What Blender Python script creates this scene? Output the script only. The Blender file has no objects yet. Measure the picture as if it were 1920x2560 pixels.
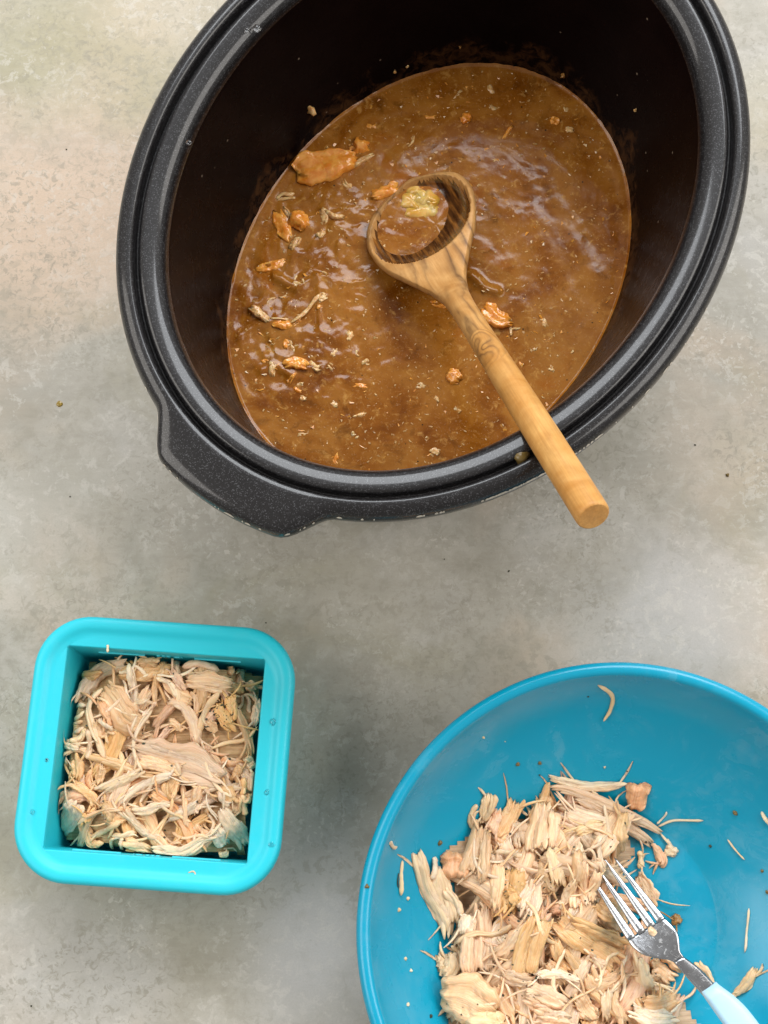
import bpy, math, random
import numpy as np
from mathutils import Vector, Matrix

S = bpy.context.scene
COL = S.collection
R = math.radians

# ------------------------------------------------------------------ camera
CAM_H, PITCH, ROLL, FPX = 0.75, 0.2342, -0.03129, 3500.0
cam = bpy.data.cameras.new('camera')
cam.sensor_fit = 'HORIZONTAL'
cam.sensor_width = 36.0
cam.lens = 36.0 * FPX / 1920.0
cam.clip_start = 0.01
cam.clip_end = 50.0
cam_o = bpy.data.objects.new('camera', cam)
COL.objects.link(cam_o)
_c, _s = math.cos(PITCH), math.sin(PITCH)
FW = np.array([0, _s, -_c]); UP0 = np.array([0, _c, _s]); RT0 = np.array([1.0, 0, 0])
RT = RT0 * math.cos(ROLL) + UP0 * math.sin(ROLL)
UP = UP0 * math.cos(ROLL) - RT0 * math.sin(ROLL)
cam_o.matrix_world = Matrix(((RT[0], UP[0], -FW[0], 0), (RT[1], UP[1], -FW[1], 0),
                             (RT[2], UP[2], -FW[2], CAM_H), (0, 0, 0, 1)))
S.camera = cam_o

# ------------------------------------------------------------------ light
w = bpy.data.worlds.new('World'); S.world = w
w.use_nodes = True
bg = w.node_tree.nodes['Background']
bg.inputs['Color'].default_value = (1.0, 0.965, 0.925, 1)
bg.inputs['Strength'].default_value = 0.34
la = bpy.data.lights.new('window_light', 'AREA')
la.shape = 'RECTANGLE'; la.size = 4.2; la.size_y = 2.6
la.energy = 262.0
la.color = (0.93, 0.965, 1.0)
lo = bpy.data.objects.new('window_light', la); COL.objects.link(lo)
lo.location = (0.72, 3.75, 3.45)
lo.rotation_euler = (Vector((0.02, 0.12, 0.05)) - lo.location).to_track_quat('-Z', 'Y').to_euler()

# two added fill lamps, left and right of the table, to even out shadows
for nm, loc, sx_, sy_, en, colr in (('fill_light', (-3.1, .25, 3.4), 3.2, 2.4, 85.0, (1.0, .955, .89)), ('fill_light', (3.2, .35, 3.3), 3.0, 2.4, 95.0, (1.0, .965, .91))):
    l2 = bpy.data.lights.new(nm, 'AREA'); l2.shape = 'RECTANGLE'; l2.size = sx_; l2.size_y = sy_; l2.energy = en; l2.color = colr
    o2 = bpy.data.objects.new(nm, l2); COL.objects.link(o2); o2.location = loc
    o2.rotation_euler = (Vector((0, .15, .05)) - o2.location).to_track_quat('-Z', 'Y').to_euler()

S.view_settings.view_transform = 'Standard'
S.view_settings.look = 'None'
S.view_settings.exposure = 0.16
S.view_settings.gamma = 1.0
S.view_settings.use_curve_mapping = False
S.cycles.use_denoising = True
S.cycles.max_bounces = 8
S.cycles.sample_clamp_indirect = 6.0

# ------------------------------------------------------------------ helpers
def px(u, v, z=0.0):
    d = (u - 960) / FPX * RT - (v - 1280) / FPX * UP + FW
    t = (z - CAM_H) / d[2]
    return np.array([d[0] * t, d[1] * t, z])

def sstep(a, b, x):
    t = np.clip((np.asarray(x, float) - a) / (b - a), 0, 1)
    return t * t * (3 - 2 * t)

_ht = np.random.RandomState(7).rand(256, 256)
def vnoise(x, y):
    x = np.asarray(x, float); y = np.asarray(y, float)
    xi = np.floor(x).astype(int); yi = np.floor(y).astype(int)
    fx = x - xi; fy = y - yi
    fx = fx * fx * fx * (fx * (fx * 6 - 15) + 10); fy = fy * fy * fy * (fy * (fy * 6 - 15) + 10)
    a = _ht[xi % 256, yi % 256]; b = _ht[(xi + 1) % 256, yi % 256]
    c = _ht[xi % 256, (yi + 1) % 256]; d = _ht[(xi + 1) % 256, (yi + 1) % 256]
    return (a * (1 - fx) + b * fx) * (1 - fy) + (c * (1 - fx) + d * fx) * fy
def fbm(x, y, o=4):
    s = 0; a = .5; x = np.asarray(x, float); y = np.asarray(y, float)
    for i in range(o):
        s = s + a * vnoise(x + 17.3 * i, y + 5.7 * i); a *= .5; x = x * 2.03; y = y * 2.03
    return s

def mesh_obj(name, verts, faces, mat, parent=None, loc=None, smooth=True, uv=None, normals=None):
    me = bpy.data.meshes.new(name)
    verts = np.asarray(verts, float)
    if loc is not None:
        verts = verts - np.asarray(loc)
    me.from_pydata(verts.tolist(), [], [list(map(int, f)) for f in faces])
    if smooth:
        me.polygons.foreach_set('use_smooth', [True] * len(me.polygons))
    if uv is not None:
        l = me.uv_layers.new(name='UVMap')
        vi = np.zeros(len(me.loops), int); me.loops.foreach_get('vertex_index', vi)
        l.data.foreach_set('uv', np.asarray(uv, np.float32)[vi].ravel())
    me.update()
    if normals is not None:
        me.normals_split_custom_set_from_vertices([tuple(n) for n in normals])
    me.materials.append(mat)
    o = bpy.data.objects.new(name, me)
    COL.objects.link(o)
    if loc is not None and parent is None:
        o.location = loc
    if parent is not None:
        o.parent = parent
        wp = np.asarray(parent.location) + (np.asarray(parent.parent.location) if parent.parent else 0)
        o.location = (np.asarray(loc) if loc is not None else 0) - wp
    return o

def empty(name, loc):
    o = bpy.data.objects.new(name, None); COL.objects.link(o)
    o.empty_display_size = 0.01
    o.location = loc
    return o

def tag(o, label=None, cat=None, group=None, kind=None):
    if label: o['label'] = label
    if cat: o['category'] = cat
    if group: o['group'] = group
    if kind: o['kind'] = kind
    return o

def grid_faces(n, m, close_m=True, close_n=False):
    f = []
    for i in range(n if close_n else n - 1):
        for j in range(m if close_m else m - 1):
            a = i * m + j; b = i * m + (j + 1) % m
            i2 = (i + 1) % n
            c = i2 * m + (j + 1) % m; d = i2 * m + j
            f.append((a, b, c, d))
    return f

def vnormals(verts, faces):
    verts = np.asarray(verts, float); N = np.zeros_like(verts)
    F = np.array([f for f in faces if len(f) == 4], int)
    if len(F):
        n = np.cross(verts[F[:, 2]] - verts[F[:, 0]], verts[F[:, 3]] - verts[F[:, 1]])
        for k in range(4): np.add.at(N, F[:, k], n)
    F = np.array([f for f in faces if len(f) == 3], int)
    if len(F):
        n = np.cross(verts[F[:, 1]] - verts[F[:, 0]], verts[F[:, 2]] - verts[F[:, 0]])
        for k in range(3): np.add.at(N, F[:, k], n)
    return N / (np.linalg.norm(N, axis=1, keepdims=True) + 1e-12)

def split_part(name, verts, faces, sel, mat, parent, VN, uv=None):
    """a part of a larger smooth surface: keeps the normals of the whole so that no seam shows"""
    fs = [f for f, k in zip(faces, sel) if k]
    idx = sorted({i for f in fs for i in f})
    mp = {a: b for b, a in enumerate(idx)}
    return mesh_obj(name, np.asarray(verts)[idx], [[mp[i] for i in f] for f in fs], mat, parent,
                    normals=VN[idx], uv=None if uv is None else np.asarray(uv)[idx])

# ------------------------------------------------------------------ material helpers
class NT:
    def __init__(s, name):
        s.m = bpy.data.materials.new(name); s.m.use_nodes = True
        s.t = s.m.node_tree; s.b = s.t.nodes['Principled BSDF']
    def n(s, typ, **kw):
        nd = s.t.nodes.new(typ)
        for k, v in kw.items():
            if k[0] == '_': setattr(nd, k[1:], v)
            else:
                key = k.replace('__', ' ')
                s.put(nd.inputs[key], v)
        return nd
    def put(s, sock, v):
        if hasattr(v, 'is_output') or isinstance(v, bpy.types.NodeSocket): s.t.links.new(v, sock)
        else: sock.default_value = v
    def noise(s, vec, scale, detail=4, rough=.55, dist=0.0, out='Fac'):
        nd = s.n('ShaderNodeTexNoise', Scale=scale, Detail=detail, Roughness=rough, Distortion=dist)
        if vec is not None: s.t.links.new(vec, nd.inputs['Vector'])
        return nd.outputs[out]
    def ramp(s, fac, stops, interp='LINEAR'):
        nd = s.n('ShaderNodeValToRGB'); s.t.links.new(fac, nd.inputs['Fac'])
        cr = nd.color_ramp; cr.interpolation = interp
        while len(cr.elements) < len(stops): cr.elements.new(0.5)
        for e, (p, c) in zip(cr.elements, stops):
            e.position = p
            e.color = (c, c, c, 1) if not hasattr(c, '__len__') else (*c, 1)
        return nd.outputs['Color']
    def mix(s, fac, a, b, mode='MIX'):
        nd = s.t.nodes.new('ShaderNodeMix'); nd.data_type = 'RGBA'; nd.blend_type = mode
        s.put(nd.inputs['Factor'], fac)
        for k, v in ((6, a), (7, b)):
            if isinstance(v, tuple) and len(v) == 3: v = (*v, 1)
            s.put(nd.inputs[k], v)
        return nd.outputs[2]
    def math(s, op, a, b=None, c=None, clamp=False):
        nd = s.t.nodes.new('ShaderNodeMath'); nd.operation = op; nd.use_clamp = clamp
        for k, v in enumerate((a, b, c)):
            if v is not None: s.put(nd.inputs[k], v)
        return nd.outputs[0]
    def mapr(s, v, a, b, c=0.0, d=1.0):
        nd = s.n('ShaderNodeMapRange'); s.put(nd.inputs[0], v)
        for k, x in zip((1, 2, 3, 4), (a, b, c, d)): nd.inputs[k].default_value = x
        return nd.outputs[0]
    def scalev(s, vec, sc):
        nd = s.n('ShaderNodeVectorMath', _operation='MULTIPLY'); s.t.links.new(vec, nd.inputs[0])
        nd.inputs[1].default_value = sc
        return nd.outputs[0]
    def bump(s, h, strength=.5, dist=.001, normal=None):
        nd = s.n('ShaderNodeBump', Strength=strength, Distance=dist)
        s.t.links.new(h, nd.inputs['Height'])
        if normal is not None: s.t.links.new(normal, nd.inputs['Normal'])
        return nd.outputs['Normal']
    def coord(s, which='Object'):
        return s.n('ShaderNodeTexCoord').outputs[which]
    def pos(s):
        return s.n('ShaderNodeNewGeometry').outputs['Position']
    def set(s, **kw):
        for k, v in kw.items():
            key = k.replace('__', ' ')
            if isinstance(v, tuple) and len(v) == 3 and key != 'Subsurface Radius': v = (*v, 1)
            s.put(s.b.inputs[key], v)
        return s.m

# ---- table: mottled painted plaster board
def mat_table():
    t = NT('plaster_board'); P = t.pos()
    big = t.noise(P, 5.5, 5, .6, .6); mid = t.noise(P, 17, 6, .62, .5)
    off = t.n('ShaderNodeVectorMath', _operation='ADD'); t.t.links.new(P, off.inputs[0]); off.inputs[1].default_value = (3.1, 1.7, 0)
    warm = t.noise(off.outputs[0], 7, 4, .55, .4)
    off2 = t.n('ShaderNodeVectorMath', _operation='ADD'); t.t.links.new(P, off2.inputs[0]); off2.inputs[1].default_value = (-5.3, 4.2, 0)
    green = t.noise(off2.outputs[0], 11, 6, .65, .8)
    base = t.ramp(big, [(.32, (.300, .288, .255)), (.48, (.375, .358, .318)), (.62, (.450, .437, .405))])
    base = t.mix(t.mapr(warm, .50, .66, 0, .50), base, (.52, .385, .275))
    base = t.mix(t.mapr(warm, .44, .30, 0, .40), base, (.44, .45, .475))
    base = t.mix(t.mapr(green, .51, .66, 0, .50), base, (.265, .245, .155))
    base = t.mix(t.mapr(mid, .50, .38, 0, .45), base, (.265, .252, .21))
    base = t.mix(t.mapr(t.noise(off.outputs[0], 42, 6, .66, .9), .53, .66, 0, .35), base, (.255, .245, .205))
    # broad soft-edged washes of colour at set places on the board
    wob = t.n('ShaderNodeVectorMath', _operation='ADD'); t.t.links.new(P, wob.inputs[0])
    t.t.links.new(t.scalev(t.noise(P, 9, 4, .6, .3, 'Color'), (.12, .12, 0)), wob.inputs[1])
    for (u_, v_, rad, c_, am) in ((150, 480, .10, (.56, .43, .33), .75), (330, 60, .07, (.50, .43, .31), .6), (90, 90, .06, (.31, .29, .18), .7), (340, 200, .035, (.32, .30, .19), .6),
                                 (60, 1300, .06, (.43, .425, .39), .6), (900, 1480, .05, (.31, .295, .25), .45), (560, 2330, .05, (.29, .27, .20), .5), (800, 2300, .07, (.47, .475, .49), .7),
                                 (1650, 1560, .07, (.46, .47, .49), .65), (150, 2450, .06, (.45, .45, .45), .6), (1800, 1100, .05, (.50, .42, .34), .5), (130, 2050, .05, (.36, .34, .27), .5), (1880, 250, .05, (.40, .38, .28), .6)):
        dn = t.n('ShaderNodeVectorMath', _operation='DISTANCE'); t.t.links.new(wob.outputs[0], dn.inputs[0])
        pc = px(u_, v_, 0); dn.inputs[1].default_value = (pc[0] + .06, pc[1] + .06, 0)
        base = t.mix(t.mapr(dn.outputs['Value'], rad, rad * .25, 0, am), base, c_)
    cr_ = t.noise(P, 125, 8, .74, .5); cm = t.noise(off.outputs[0], 15, 4, .6, .4)
    base = t.mix(t.math('MULTIPLY', t.math('MULTIPLY', t.mapr(cr_, .515, .56), t.mapr(cm, .44, .58)), .42), base, (.245, .235, .19))
    base = t.mix(t.math('MULTIPLY', t.math('MULTIPLY', t.mapr(cr_, .47, .43), t.mapr(cm, .54, .42)), .40), base, (.55, .54, .51))
    gr = t.noise(P, 1100, 3, .7)
    base = t.mix(t.mapr(gr, .40, .62, .0, .18), base, (.27, .26, .23))
    # flaking: sharp little patches, only inside blotches
    fl = t.noise(P, 230, 5, .64, 1.1); fl2 = t.noise(P, 330, 4, .6, .6)
    msk = t.noise(off2.outputs[0], 13, 4, .6, .4)
    m1 = t.math('MULTIPLY', t.mapr(fl, .535, .60), t.mapr(msk, .42, .60))
    base = t.mix(t.math('MULTIPLY', m1, .50), base, (.215, .205, .165))
    m2 = t.math('MULTIPLY', t.mapr(fl2, .57, .63), t.mapr(mid, .48, .62))
    base = t.mix(t.math('MULTIPLY', m2, .50), base, (.56, .54, .50))
    sp = t.n('ShaderNodeTexVoronoi', Scale=260.0); t.t.links.new(P, sp.inputs['Vector'])
    dots = t.math('MULTIPLY', t.mapr(sp.outputs['Distance'], .16, .08), t.mapr(mid, .5, .56))
    base = t.mix(t.math('MULTIPLY', dots, .35), base, (.22, .22, .2))
    # streaky brushed plaster
    st = t.noise(t.scalev(P, (30, 120, 1)), 3.0, 5, .6, .4)
    base = t.mix(t.mapr(st, .45, .75, 0, .12), base, (.53, .505, .455))
    h = t.math('ADD', t.math('MULTIPLY', fl, .6), t.math('MULTIPLY', mid, .8))
    base = t.mix(1.0, base, (1.06, 1.03, .985), 'MULTIPLY')
    return t.set(Base__Color=base, Roughness=t.mapr(mid, .3, .7, .42, .62), Normal=t.bump(h, .22, .0008), Specular__IOR__Level=.45)

# ---- pot: black metallic flake coating
def mat_pot(inner=False):
    t = NT('pot_inner_coating' if inner else 'pot_flake_coating'); P = t.pos()
    v = t.n('ShaderNodeTexVoronoi', Scale=2900.0); t.t.links.new(P, v.inputs['Vector'])
    rnd = t.n('ShaderNodeSeparateColor'); t.t.links.new(v.outputs['Color'], rnd.inputs[0])
    g = t.noise(P, 1500, 2, .5)
    if inner:
        geo = t.n('ShaderNodeSeparateXYZ'); t.t.links.new(P, geo.inputs[0])
        n1 = t.noise(P, 38, 6, .65, .5); n2 = t.noise(P, 160, 5, .65, .6)
        z = geo.outputs['Z']
        lim = t.math('ADD', .0615, t.math('MULTIPLY', t.mapr(n1, .35, .75), .030))
        band = t.math('MULTIPLY', t.mapr(t.math('SUBTRACT', lim, z), -.003, .004), t.mapr(n2, .42, .62))
        col = t.mix(t.mapr(n1, .3, .8), (.0035, .0018, .0019), (.0075, .0038, .0036))
        col = t.mix(t.math('MULTIPLY', band, .75), col, t.mix(n2, (.030, .009, .005), (.095, .045, .017)))
        dr = t.n('ShaderNodeTexVoronoi', Scale=170.0); t.t.links.new(P, dr.inputs['Vector'])
        drs = t.n('ShaderNodeSeparateColor'); t.t.links.new(dr.outputs['Color'], drs.inputs[0])
        spk = t.math('MULTIPLY', t.mapr(dr.outputs['Distance'], .13, .06), t.math('GREATER_THAN', drs.outputs[0], .93))
        col = t.mix(t.math('MULTIPLY', spk, .55), col, (.35, .27, .2))
        return t.set(Base__Color=col, Roughness=t.mapr(n2, .3, .8, .24, .36), Specular__IOR__Level=.02,
                     Normal=t.bump(n2, .03, .0004))
    fk = t.math('GREATER_THAN', rnd.outputs[0], .90)
    mid = t.math('GREATER_THAN', rnd.outputs[1], .72)
    sm = t.noise(P, 25, 4, .6, .3)
    col = t.mix(t.mapr(sm, .3, .7), (.0055, .0047, .0051), (.0095, .0084, .0088))
    col = t.mix(t.math('MULTIPLY', mid, .5), col, (.0165, .0152, .0160))
    col = t.mix(fk, col, (.060, .060, .064))
    rg = t.math('ADD', .36, t.math('MULTIPLY', rnd.outputs[2], .10))
    return t.set(Base__Color=col, Metallic=.1, Roughness=rg, Specular__IOR__Level=.25, Coat__Weight=.65, Coat__Roughness=.10, Coat__IOR=1.5,
                 Normal=t.bump(t.math('ADD', g, t.math('MULTIPLY', rnd.outputs[1], .8)), .22, .00020))

def mat_chip():
    t = NT('bare_enamel_chip'); P = t.pos()
    return t.set(Base__Color=t.mix(t.noise(P, 900, 2), (.42, .36, .28), (.78, .74, .66)), Roughness=.6)

# ---- gravy
def mat_soup():
    t = NT('gravy'); P = t.pos()
    a = t.noise(P, 26, 5, .6, .8); b = t.noise(P, 75, 5, .6, .6); c = t.noise(P, 260, 4, .65, .5); d = t.noise(P, 900, 3, .6)
    col = t.ramp(a, [(.30, (.150, .036, .001)), (.44, (.255, .080, .006)), (.58, (.350, .136, .020)), (.72, (.320, .094, .005))])
    col = t.mix(t.mapr(b, .55, .74, 0, .75), col, (.400, .160, .018))
    col = t.mix(t.mapr(b, .43, .28, 0, .65), col, (.085, .022, .001))
    col = t.mix(t.mapr(c, .57, .72, 0, .70), col, (.56, .285, .070))
    col = t.mix(t.mapr(c, .40, .26, 0, .45), col, (.075, .022, .002))
    col = t.mix(t.mapr(d, .58, .72, 0, .35), col, (.46, .28, .12))
    v = t.n('ShaderNodeTexVoronoi', Scale=330.0); t.t.links.new(P, v.inputs['Vector'])
    sc = t.n('ShaderNodeSeparateColor'); t.t.links.new(v.outputs['Color'], sc.inputs[0])
    dk = t.math('MULTIPLY', t.mapr(v.outputs['Distance'], .2, .1), t.math('GREATER_THAN', sc.outputs[0], .965))
    col = t.mix(dk, col, (.02, .012, .006))
    h = t.math('ADD', t.math('MULTIPLY', c, 1.0), t.math('MULTIPLY', d, .35))
    return t.set(Base__Color=col, Roughness=t.mapr(b, .3, .7, .10, .20), Specular__IOR__Level=.34,
                 Subsurface__Weight=.06, Subsurface__Radius=(.004, .002, .0008), Subsurface__Scale=1.0,
                 Normal=t.bump(h, .12, .0006))

def mat_food(name, c1, c2, rough=.3, sss=.3, coat=.0, scale=220):
    t = NT(name); P = t.pos()
    a = t.noise(P, scale, 4, .6, .4); b = t.noise(P, scale * 4, 3, .6)
    col = t.mix(t.mapr(a, .35, .65), c1, c2)
    return t.set(Base__Color=col, Roughness=rough, Subsurface__Weight=sss, Subsurface__Radius=(.004, .002, .001),
                 Subsurface__Scale=1.0, Coat__Weight=coat, Coat__Roughness=.1,
                 Normal=t.bump(t.math('ADD', a, t.math('MULTIPLY', b, .4)), .4, .0008))

# ---- chicken: fibrous along the U axis of its own UV map (in metres)
def mat_chicken(name, light, dark, stain, stain_amt=.25, rough=.31):
    t = NT(name)
    uv = t.coord('UV'); P = t.pos()
    rnd = t.n('ShaderNodeObjectInfo').outputs['Random']
    comb = t.n('ShaderNodeCombineXYZ'); t.put(comb.inputs[2], t.math('MULTIPLY', rnd, 37.0))
    add = t.n('ShaderNodeVectorMath', _operation='ADD'); t.t.links.new(t.scalev(uv, (45, 1250, 1)), add.inputs[0]); t.t.links.new(comb.outputs[0], add.inputs[1])
    fib = t.noise(add.outputs[0], 1.0, 4, .62, .5)
    add2 = t.n('ShaderNodeVectorMath', _operation='ADD'); t.t.links.new(t.scalev(uv, (38, 520, 1)), add2.inputs[0]); t.t.links.new(comb.outputs[0], add2.inputs[1])
    fib2 = t.noise(add2.outputs[0], 1.0, 3, .55, .8)
    blot = t.noise(P, 95, 4, .6, .4); fine = t.noise(P, 1100, 3, .6)
    col = t.mix(t.mapr(fib, .38, .58), dark, light)
    col = t.mix(t.mapr(fib2, .38, .24, 0, .55), col, tuple(x * .74 for x in dark))
    hsv = t.n('ShaderNodeHueSaturation', Saturation=1.0); t.t.links.new(col, hsv.inputs['Color'])
    t.put(hsv.inputs['Value'], t.mapr(rnd, 0, 1, .86, 1.12))
    t.put(hsv.inputs['Saturation'], t.mapr(t.math('FRACT', t.math('MULTIPLY', rnd, 7.3)), 0, 1, .82, 1.14))
    col = hsv.outputs['Color']
    col = t.mix(t.mapr(blot, .52, .72, 0, stain_amt), col, stain)
    v = t.n('ShaderNodeTexVoronoi', Scale=240.0); t.t.links.new(P, v.inputs['Vector'])
    sc = t.n('ShaderNodeSeparateColor'); t.t.links.new(v.outputs['Color'], sc.inputs[0])
    dk = t.math('MULTIPLY', t.mapr(v.outputs['Distance'], .22, .13), t.math('GREATER_THAN', sc.outputs[0], .982))
    col = t.mix(dk, col, (.045, .035, .015))
    h = t.math('ADD', t.math('MULTIPLY', fib, .8), t.math('ADD', t.math('MULTIPLY', fib2, 1.1), t.math('MULTIPLY', fine, .18)))
    return t.set(Base__Color=col, Roughness=rough, Specular__IOR__Level=.5, Subsurface__Weight=.24,
                 Subsurface__Radius=(.0035, .0018, .0009), Subsurface__Scale=1.0, Normal=t.bump(h, .50, .0010))

# ---- plastics
def mat_plastic(name, c, rough, sss, spec=.5, grain=.06, smear=.0):
    t = NT(name); P = t.pos()
    a = t.noise(P, 30, 5, .6, .5); b = t.noise(P, 700, 3, .6); sc = t.noise(t.scalev(P, (60, 900, 60)), 1, 3)
    col = t.mix(t.mapr(a, .3, .7, 0, .10), c, tuple(x * .86 for x in c))
    sm = t.math('MULTIPLY', t.mapr(t.noise(P, 19, 5, .62, 1.4), .50, .68), t.mapr(t.noise(t.scalev(P, (1, 1, 1.6)), 95, 4, .6, .8), .38, .62))
    col = t.mix(t.math('MULTIPLY', sm, smear), col, (.42, .60, .64))
    rough = rough
    return t.set(Base__Color=col, Roughness=t.math('ADD', t.mapr(a, .3, .7, rough - .05, rough + .07), t.math('MULTIPLY', sm, .12)),
                 Specular__IOR__Level=spec, Subsurface__Weight=sss, Subsurface__Radius=(.001, .004, .005), Subsurface__Scale=1.0,
                 Normal=t.bump(b, grain, .0003))

# ---- olive wood; object coordinates: x runs from the handle end (0) to the tip (0.28)
def mat_wood(knot, wet=False):
    t = NT('wet_olive_wood' if wet else 'olive_wood'); O = t.coord('Object')
    sx = t.n('ShaderNodeSeparateXYZ'); t.t.links.new(O, sx.inputs[0])
    warp = t.noise(t.scalev(O, (16, 45, 45)), 1.0, 3, .55, .3)
    dk = t.n('ShaderNodeVectorMath', _operation='DISTANCE'); t.t.links.new(O, dk.inputs[0]); dk.inputs[1].default_value = knot
    kd = dk.outputs['Value']; kmask = t.mapr(kd, .014, .002)
    q = t.math('ADD', t.math('MULTIPLY', sx.outputs['Y'], 420), t.math('MULTIPLY', sx.outputs['Z'], 160))
    q = t.math('ADD', q, t.math('MULTIPLY', warp, 14))
    q = t.math('ADD', q, t.math('MULTIPLY', t.math('MULTIPLY', kmask, t.math('MULTIPLY', kd, 900)), 1.6))
    rings = t.math('FRACT', t.math('MULTIPLY', q, .30))
    line = t.ramp(rings, [(0, 1), (.12, .6), (.40, .08), (.70, 0), (.90, .5), (1, 1)])
    fine = t.noise(t.scalev(O, (40, 900, 900)), 1.0, 4, .6, .2)
    blot = t.noise(t.scalev(O, (60, 50, 50)), 1.0, 4, .6, .5)
    veins = t.mapr(sx.outputs['X'], .088, .150)      # dark heartwood towards the head
    veins = t.math('MULTIPLY', veins, t.mapr(t.noise(t.scalev(O, (14, 70, 70)), 1, 3), .34, .60))
    veins = t.math('MAXIMUM', t.math('MAXIMUM', veins, kmask), .16)
    col = t.mix(t.mapr(blot, .3, .7), (.52, .225, .045), (.74, .41, .13))
    head = t.mapr(sx.outputs['X'], .09, .17)
    col = t.mix(t.math('MULTIPLY', head, .55), col, t.mix(t.mapr(blot, .3, .7), (.36, .185, .065), (.52, .30, .13)))
    col = t.mix(t.mapr(fine, .35, .7, 0, .5), col, (.38, .165, .04))
    col = t.mix(t.math('MULTIPLY', t.math('MULTIPLY', line, veins), .82), col, (.085, .040, .018))
    curl = t.noise(t.scalev(O, (130, 70, 70)), 1.0, 4, .6, 1.2)
    col = t.mix(t.mapr(curl, .50, .74, 0, .22), col, (.72, .42, .16))
    if wet:
        stripe = t.noise(t.scalev(O, (60, 420, 20)), 1.0, 4, .6, .3)
        col = t.ramp(stripe, [(.36, (.040, .014, .005)), (.52, (.105, .040, .011)), (.63, (.27, .105, .022)), (.74, (.40, .18, .04))])
        return t.set(Base__Color=col, Roughness=.16, Specular__IOR__Level=.6, Coat__Weight=.5, Coat__Roughness=.08,
                     Normal=t.bump(stripe, .2, .0006))
    return t.set(Base__Color=col, Roughness=.46, Specular__IOR__Level=.35, Normal=t.bump(t.math('ADD', fine, line), .12, .0004))

def mat_metal():
    t = NT('stainless_steel'); O = t.pos()
    g = t.noise(t.scalev(O, (300, 300, 300)), 1, 4, .6); sm = t.noise(O, 480, 5, .65, .8)
    sp = t.mapr(sm, .56, .66)
    col = t.mix(t.math('MULTIPLY', sp, .5), (.44, .45, .47), (.56, .55, .53))
    return t.set(Base__Color=col, Metallic=1.0, Roughness=t.math('ADD', t.mapr(g, .3, .7, .16, .28), t.math('MULTIPLY', sp, .25)),
                 Normal=t.bump(sm, .08, .0004))

def mat_simple(name, c, rough=.5, **kw):
    t = NT(name); P = t.pos()
    col = t.mix(t.noise(P, 600, 3), tuple(x * .8 for x in c), tuple(min(1, x * 1.15) for x in c))
    return t.set(Base__Color=col, Roughness=rough, **kw)

M = dict(
    table=mat_table(), pot=mat_pot(), pot_in=mat_pot(True), chip=mat_chip(), soup=mat_soup(),
    orange=mat_food('stewed_chicken', (.76, .235, .020), (.90, .40, .075), .20, .25, .6),
    flake=mat_food('gravy_flake', (.64, .31, .095), (.82, .54, .25), .22, .3, .4, 400),
    yellow=mat_food('soft_yellow_lump', (.66, .33, .04), (.86, .56, .18), .2, .35, .5, 130),
    meat=mat_chicken('chicken_meat', (.90, .585, .345), (.76, .430, .220), (.68, .35, .14)),
    pale=mat_chicken('chicken_pale', (.91, .655, .415), (.80, .53, .305), (.72, .43, .20), .15),
    pink=mat_chicken('chicken_pinkish', (.86, .50, .30), (.73, .38, .20), (.55, .26, .13), .2, .32),
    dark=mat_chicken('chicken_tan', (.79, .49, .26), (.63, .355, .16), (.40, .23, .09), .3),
    skin=mat_chicken('chicken_skin', (.85, .53, .275), (.74, .42, .19), (.56, .27, .09), .5, .28),
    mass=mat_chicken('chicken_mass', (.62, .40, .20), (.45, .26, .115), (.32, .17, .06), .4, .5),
    box=mat_plastic('turquoise_silicone', (.020, .575, .700), .42, .12, .4, .06, .05),
    bowl=mat_plastic('teal_plastic', (.001, .315, .485), .24, .08, .5, .03, .13),
    mark=mat_plastic('turquoise_raised_mark', (.06, .62, .73), .35, .1),
    wood=mat_wood((.118, .002, .0065)), wood_wet=mat_wood((.118, .002, .0065), True),
    steel=mat_metal(), blue=mat_plastic('pale_blue_plastic', (.47, .70, .86), .33, .1),
    herb=mat_simple('dried_herb', (.035, .036, .012), .55),
    olive=mat_simple('olive_bit', (.16, .105, .028), .3),
    brownbit=mat_food('browned_bit', (.24, .10, .02), (.42, .22, .06), .28, .2, .2, 500),
)
def mat_water():
    t = NT('water_drop')
    return t.set(Base__Color=(1, 1, 1), Roughness=.03, Transmission__Weight=1.0, IOR=1.33)
M['water'] = mat_water()
def mat_oil():
    t = NT('oil_drop')
    return t.set(Base__Color=(.75, .52, .12), Roughness=.05, Transmission__Weight=.75, IOR=1.45)
M['oil'] = mat_oil()

# ================================================================== SETTING
n = 2
tv = [(-1.6, -1.2, 0), (1.6, -1.2, 0), (1.6, 1.6, 0), (-1.6, 1.6, 0),
      (-1.6, -1.2, -.03), (1.6, -1.2, -.03), (1.6, 1.6, -.03), (-1.6, 1.6, -.03)]
tf = [(0, 1, 2, 3), (7, 6, 5, 4), (0, 4, 5, 1), (1, 5, 6, 2), (2, 6, 7, 3), (3, 7, 4, 0)]
tag(mesh_obj('table_top', tv, tf, M['table'], smooth=False), 'mottled grey and tan plaster table top', 'table', kind='structure')

# ================================================================== POT
PC = np.array([0.02867, 0.2961]); PA, PB, PANG = 0.13579, 0.16832, 2.53936
ca, sa = math.cos(PANG), math.sin(PANG)
def pot_xy(t, o):
    u = (PA + o) * np.cos(t); v = (PB + o) * np.sin(t)
    return PC[0] + u * ca - v * sa, PC[1] + u * sa + v * ca
def lug_ext(t):
    d = np.degrees(t)
    e = 0
    for c0 in (90.0, 270.0):
        k = np.abs((d - c0 + 180) % 360 - 180)
        e = e + 0.0133 * (1 - sstep(11.5, 20.5, k))
    return e
pot_root = empty('slow_cooker_pot', (PC[0], PC[1], 0))
tag(pot_root, 'large black speckled oval slow cooker pot full of gravy', 'pot')
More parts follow.
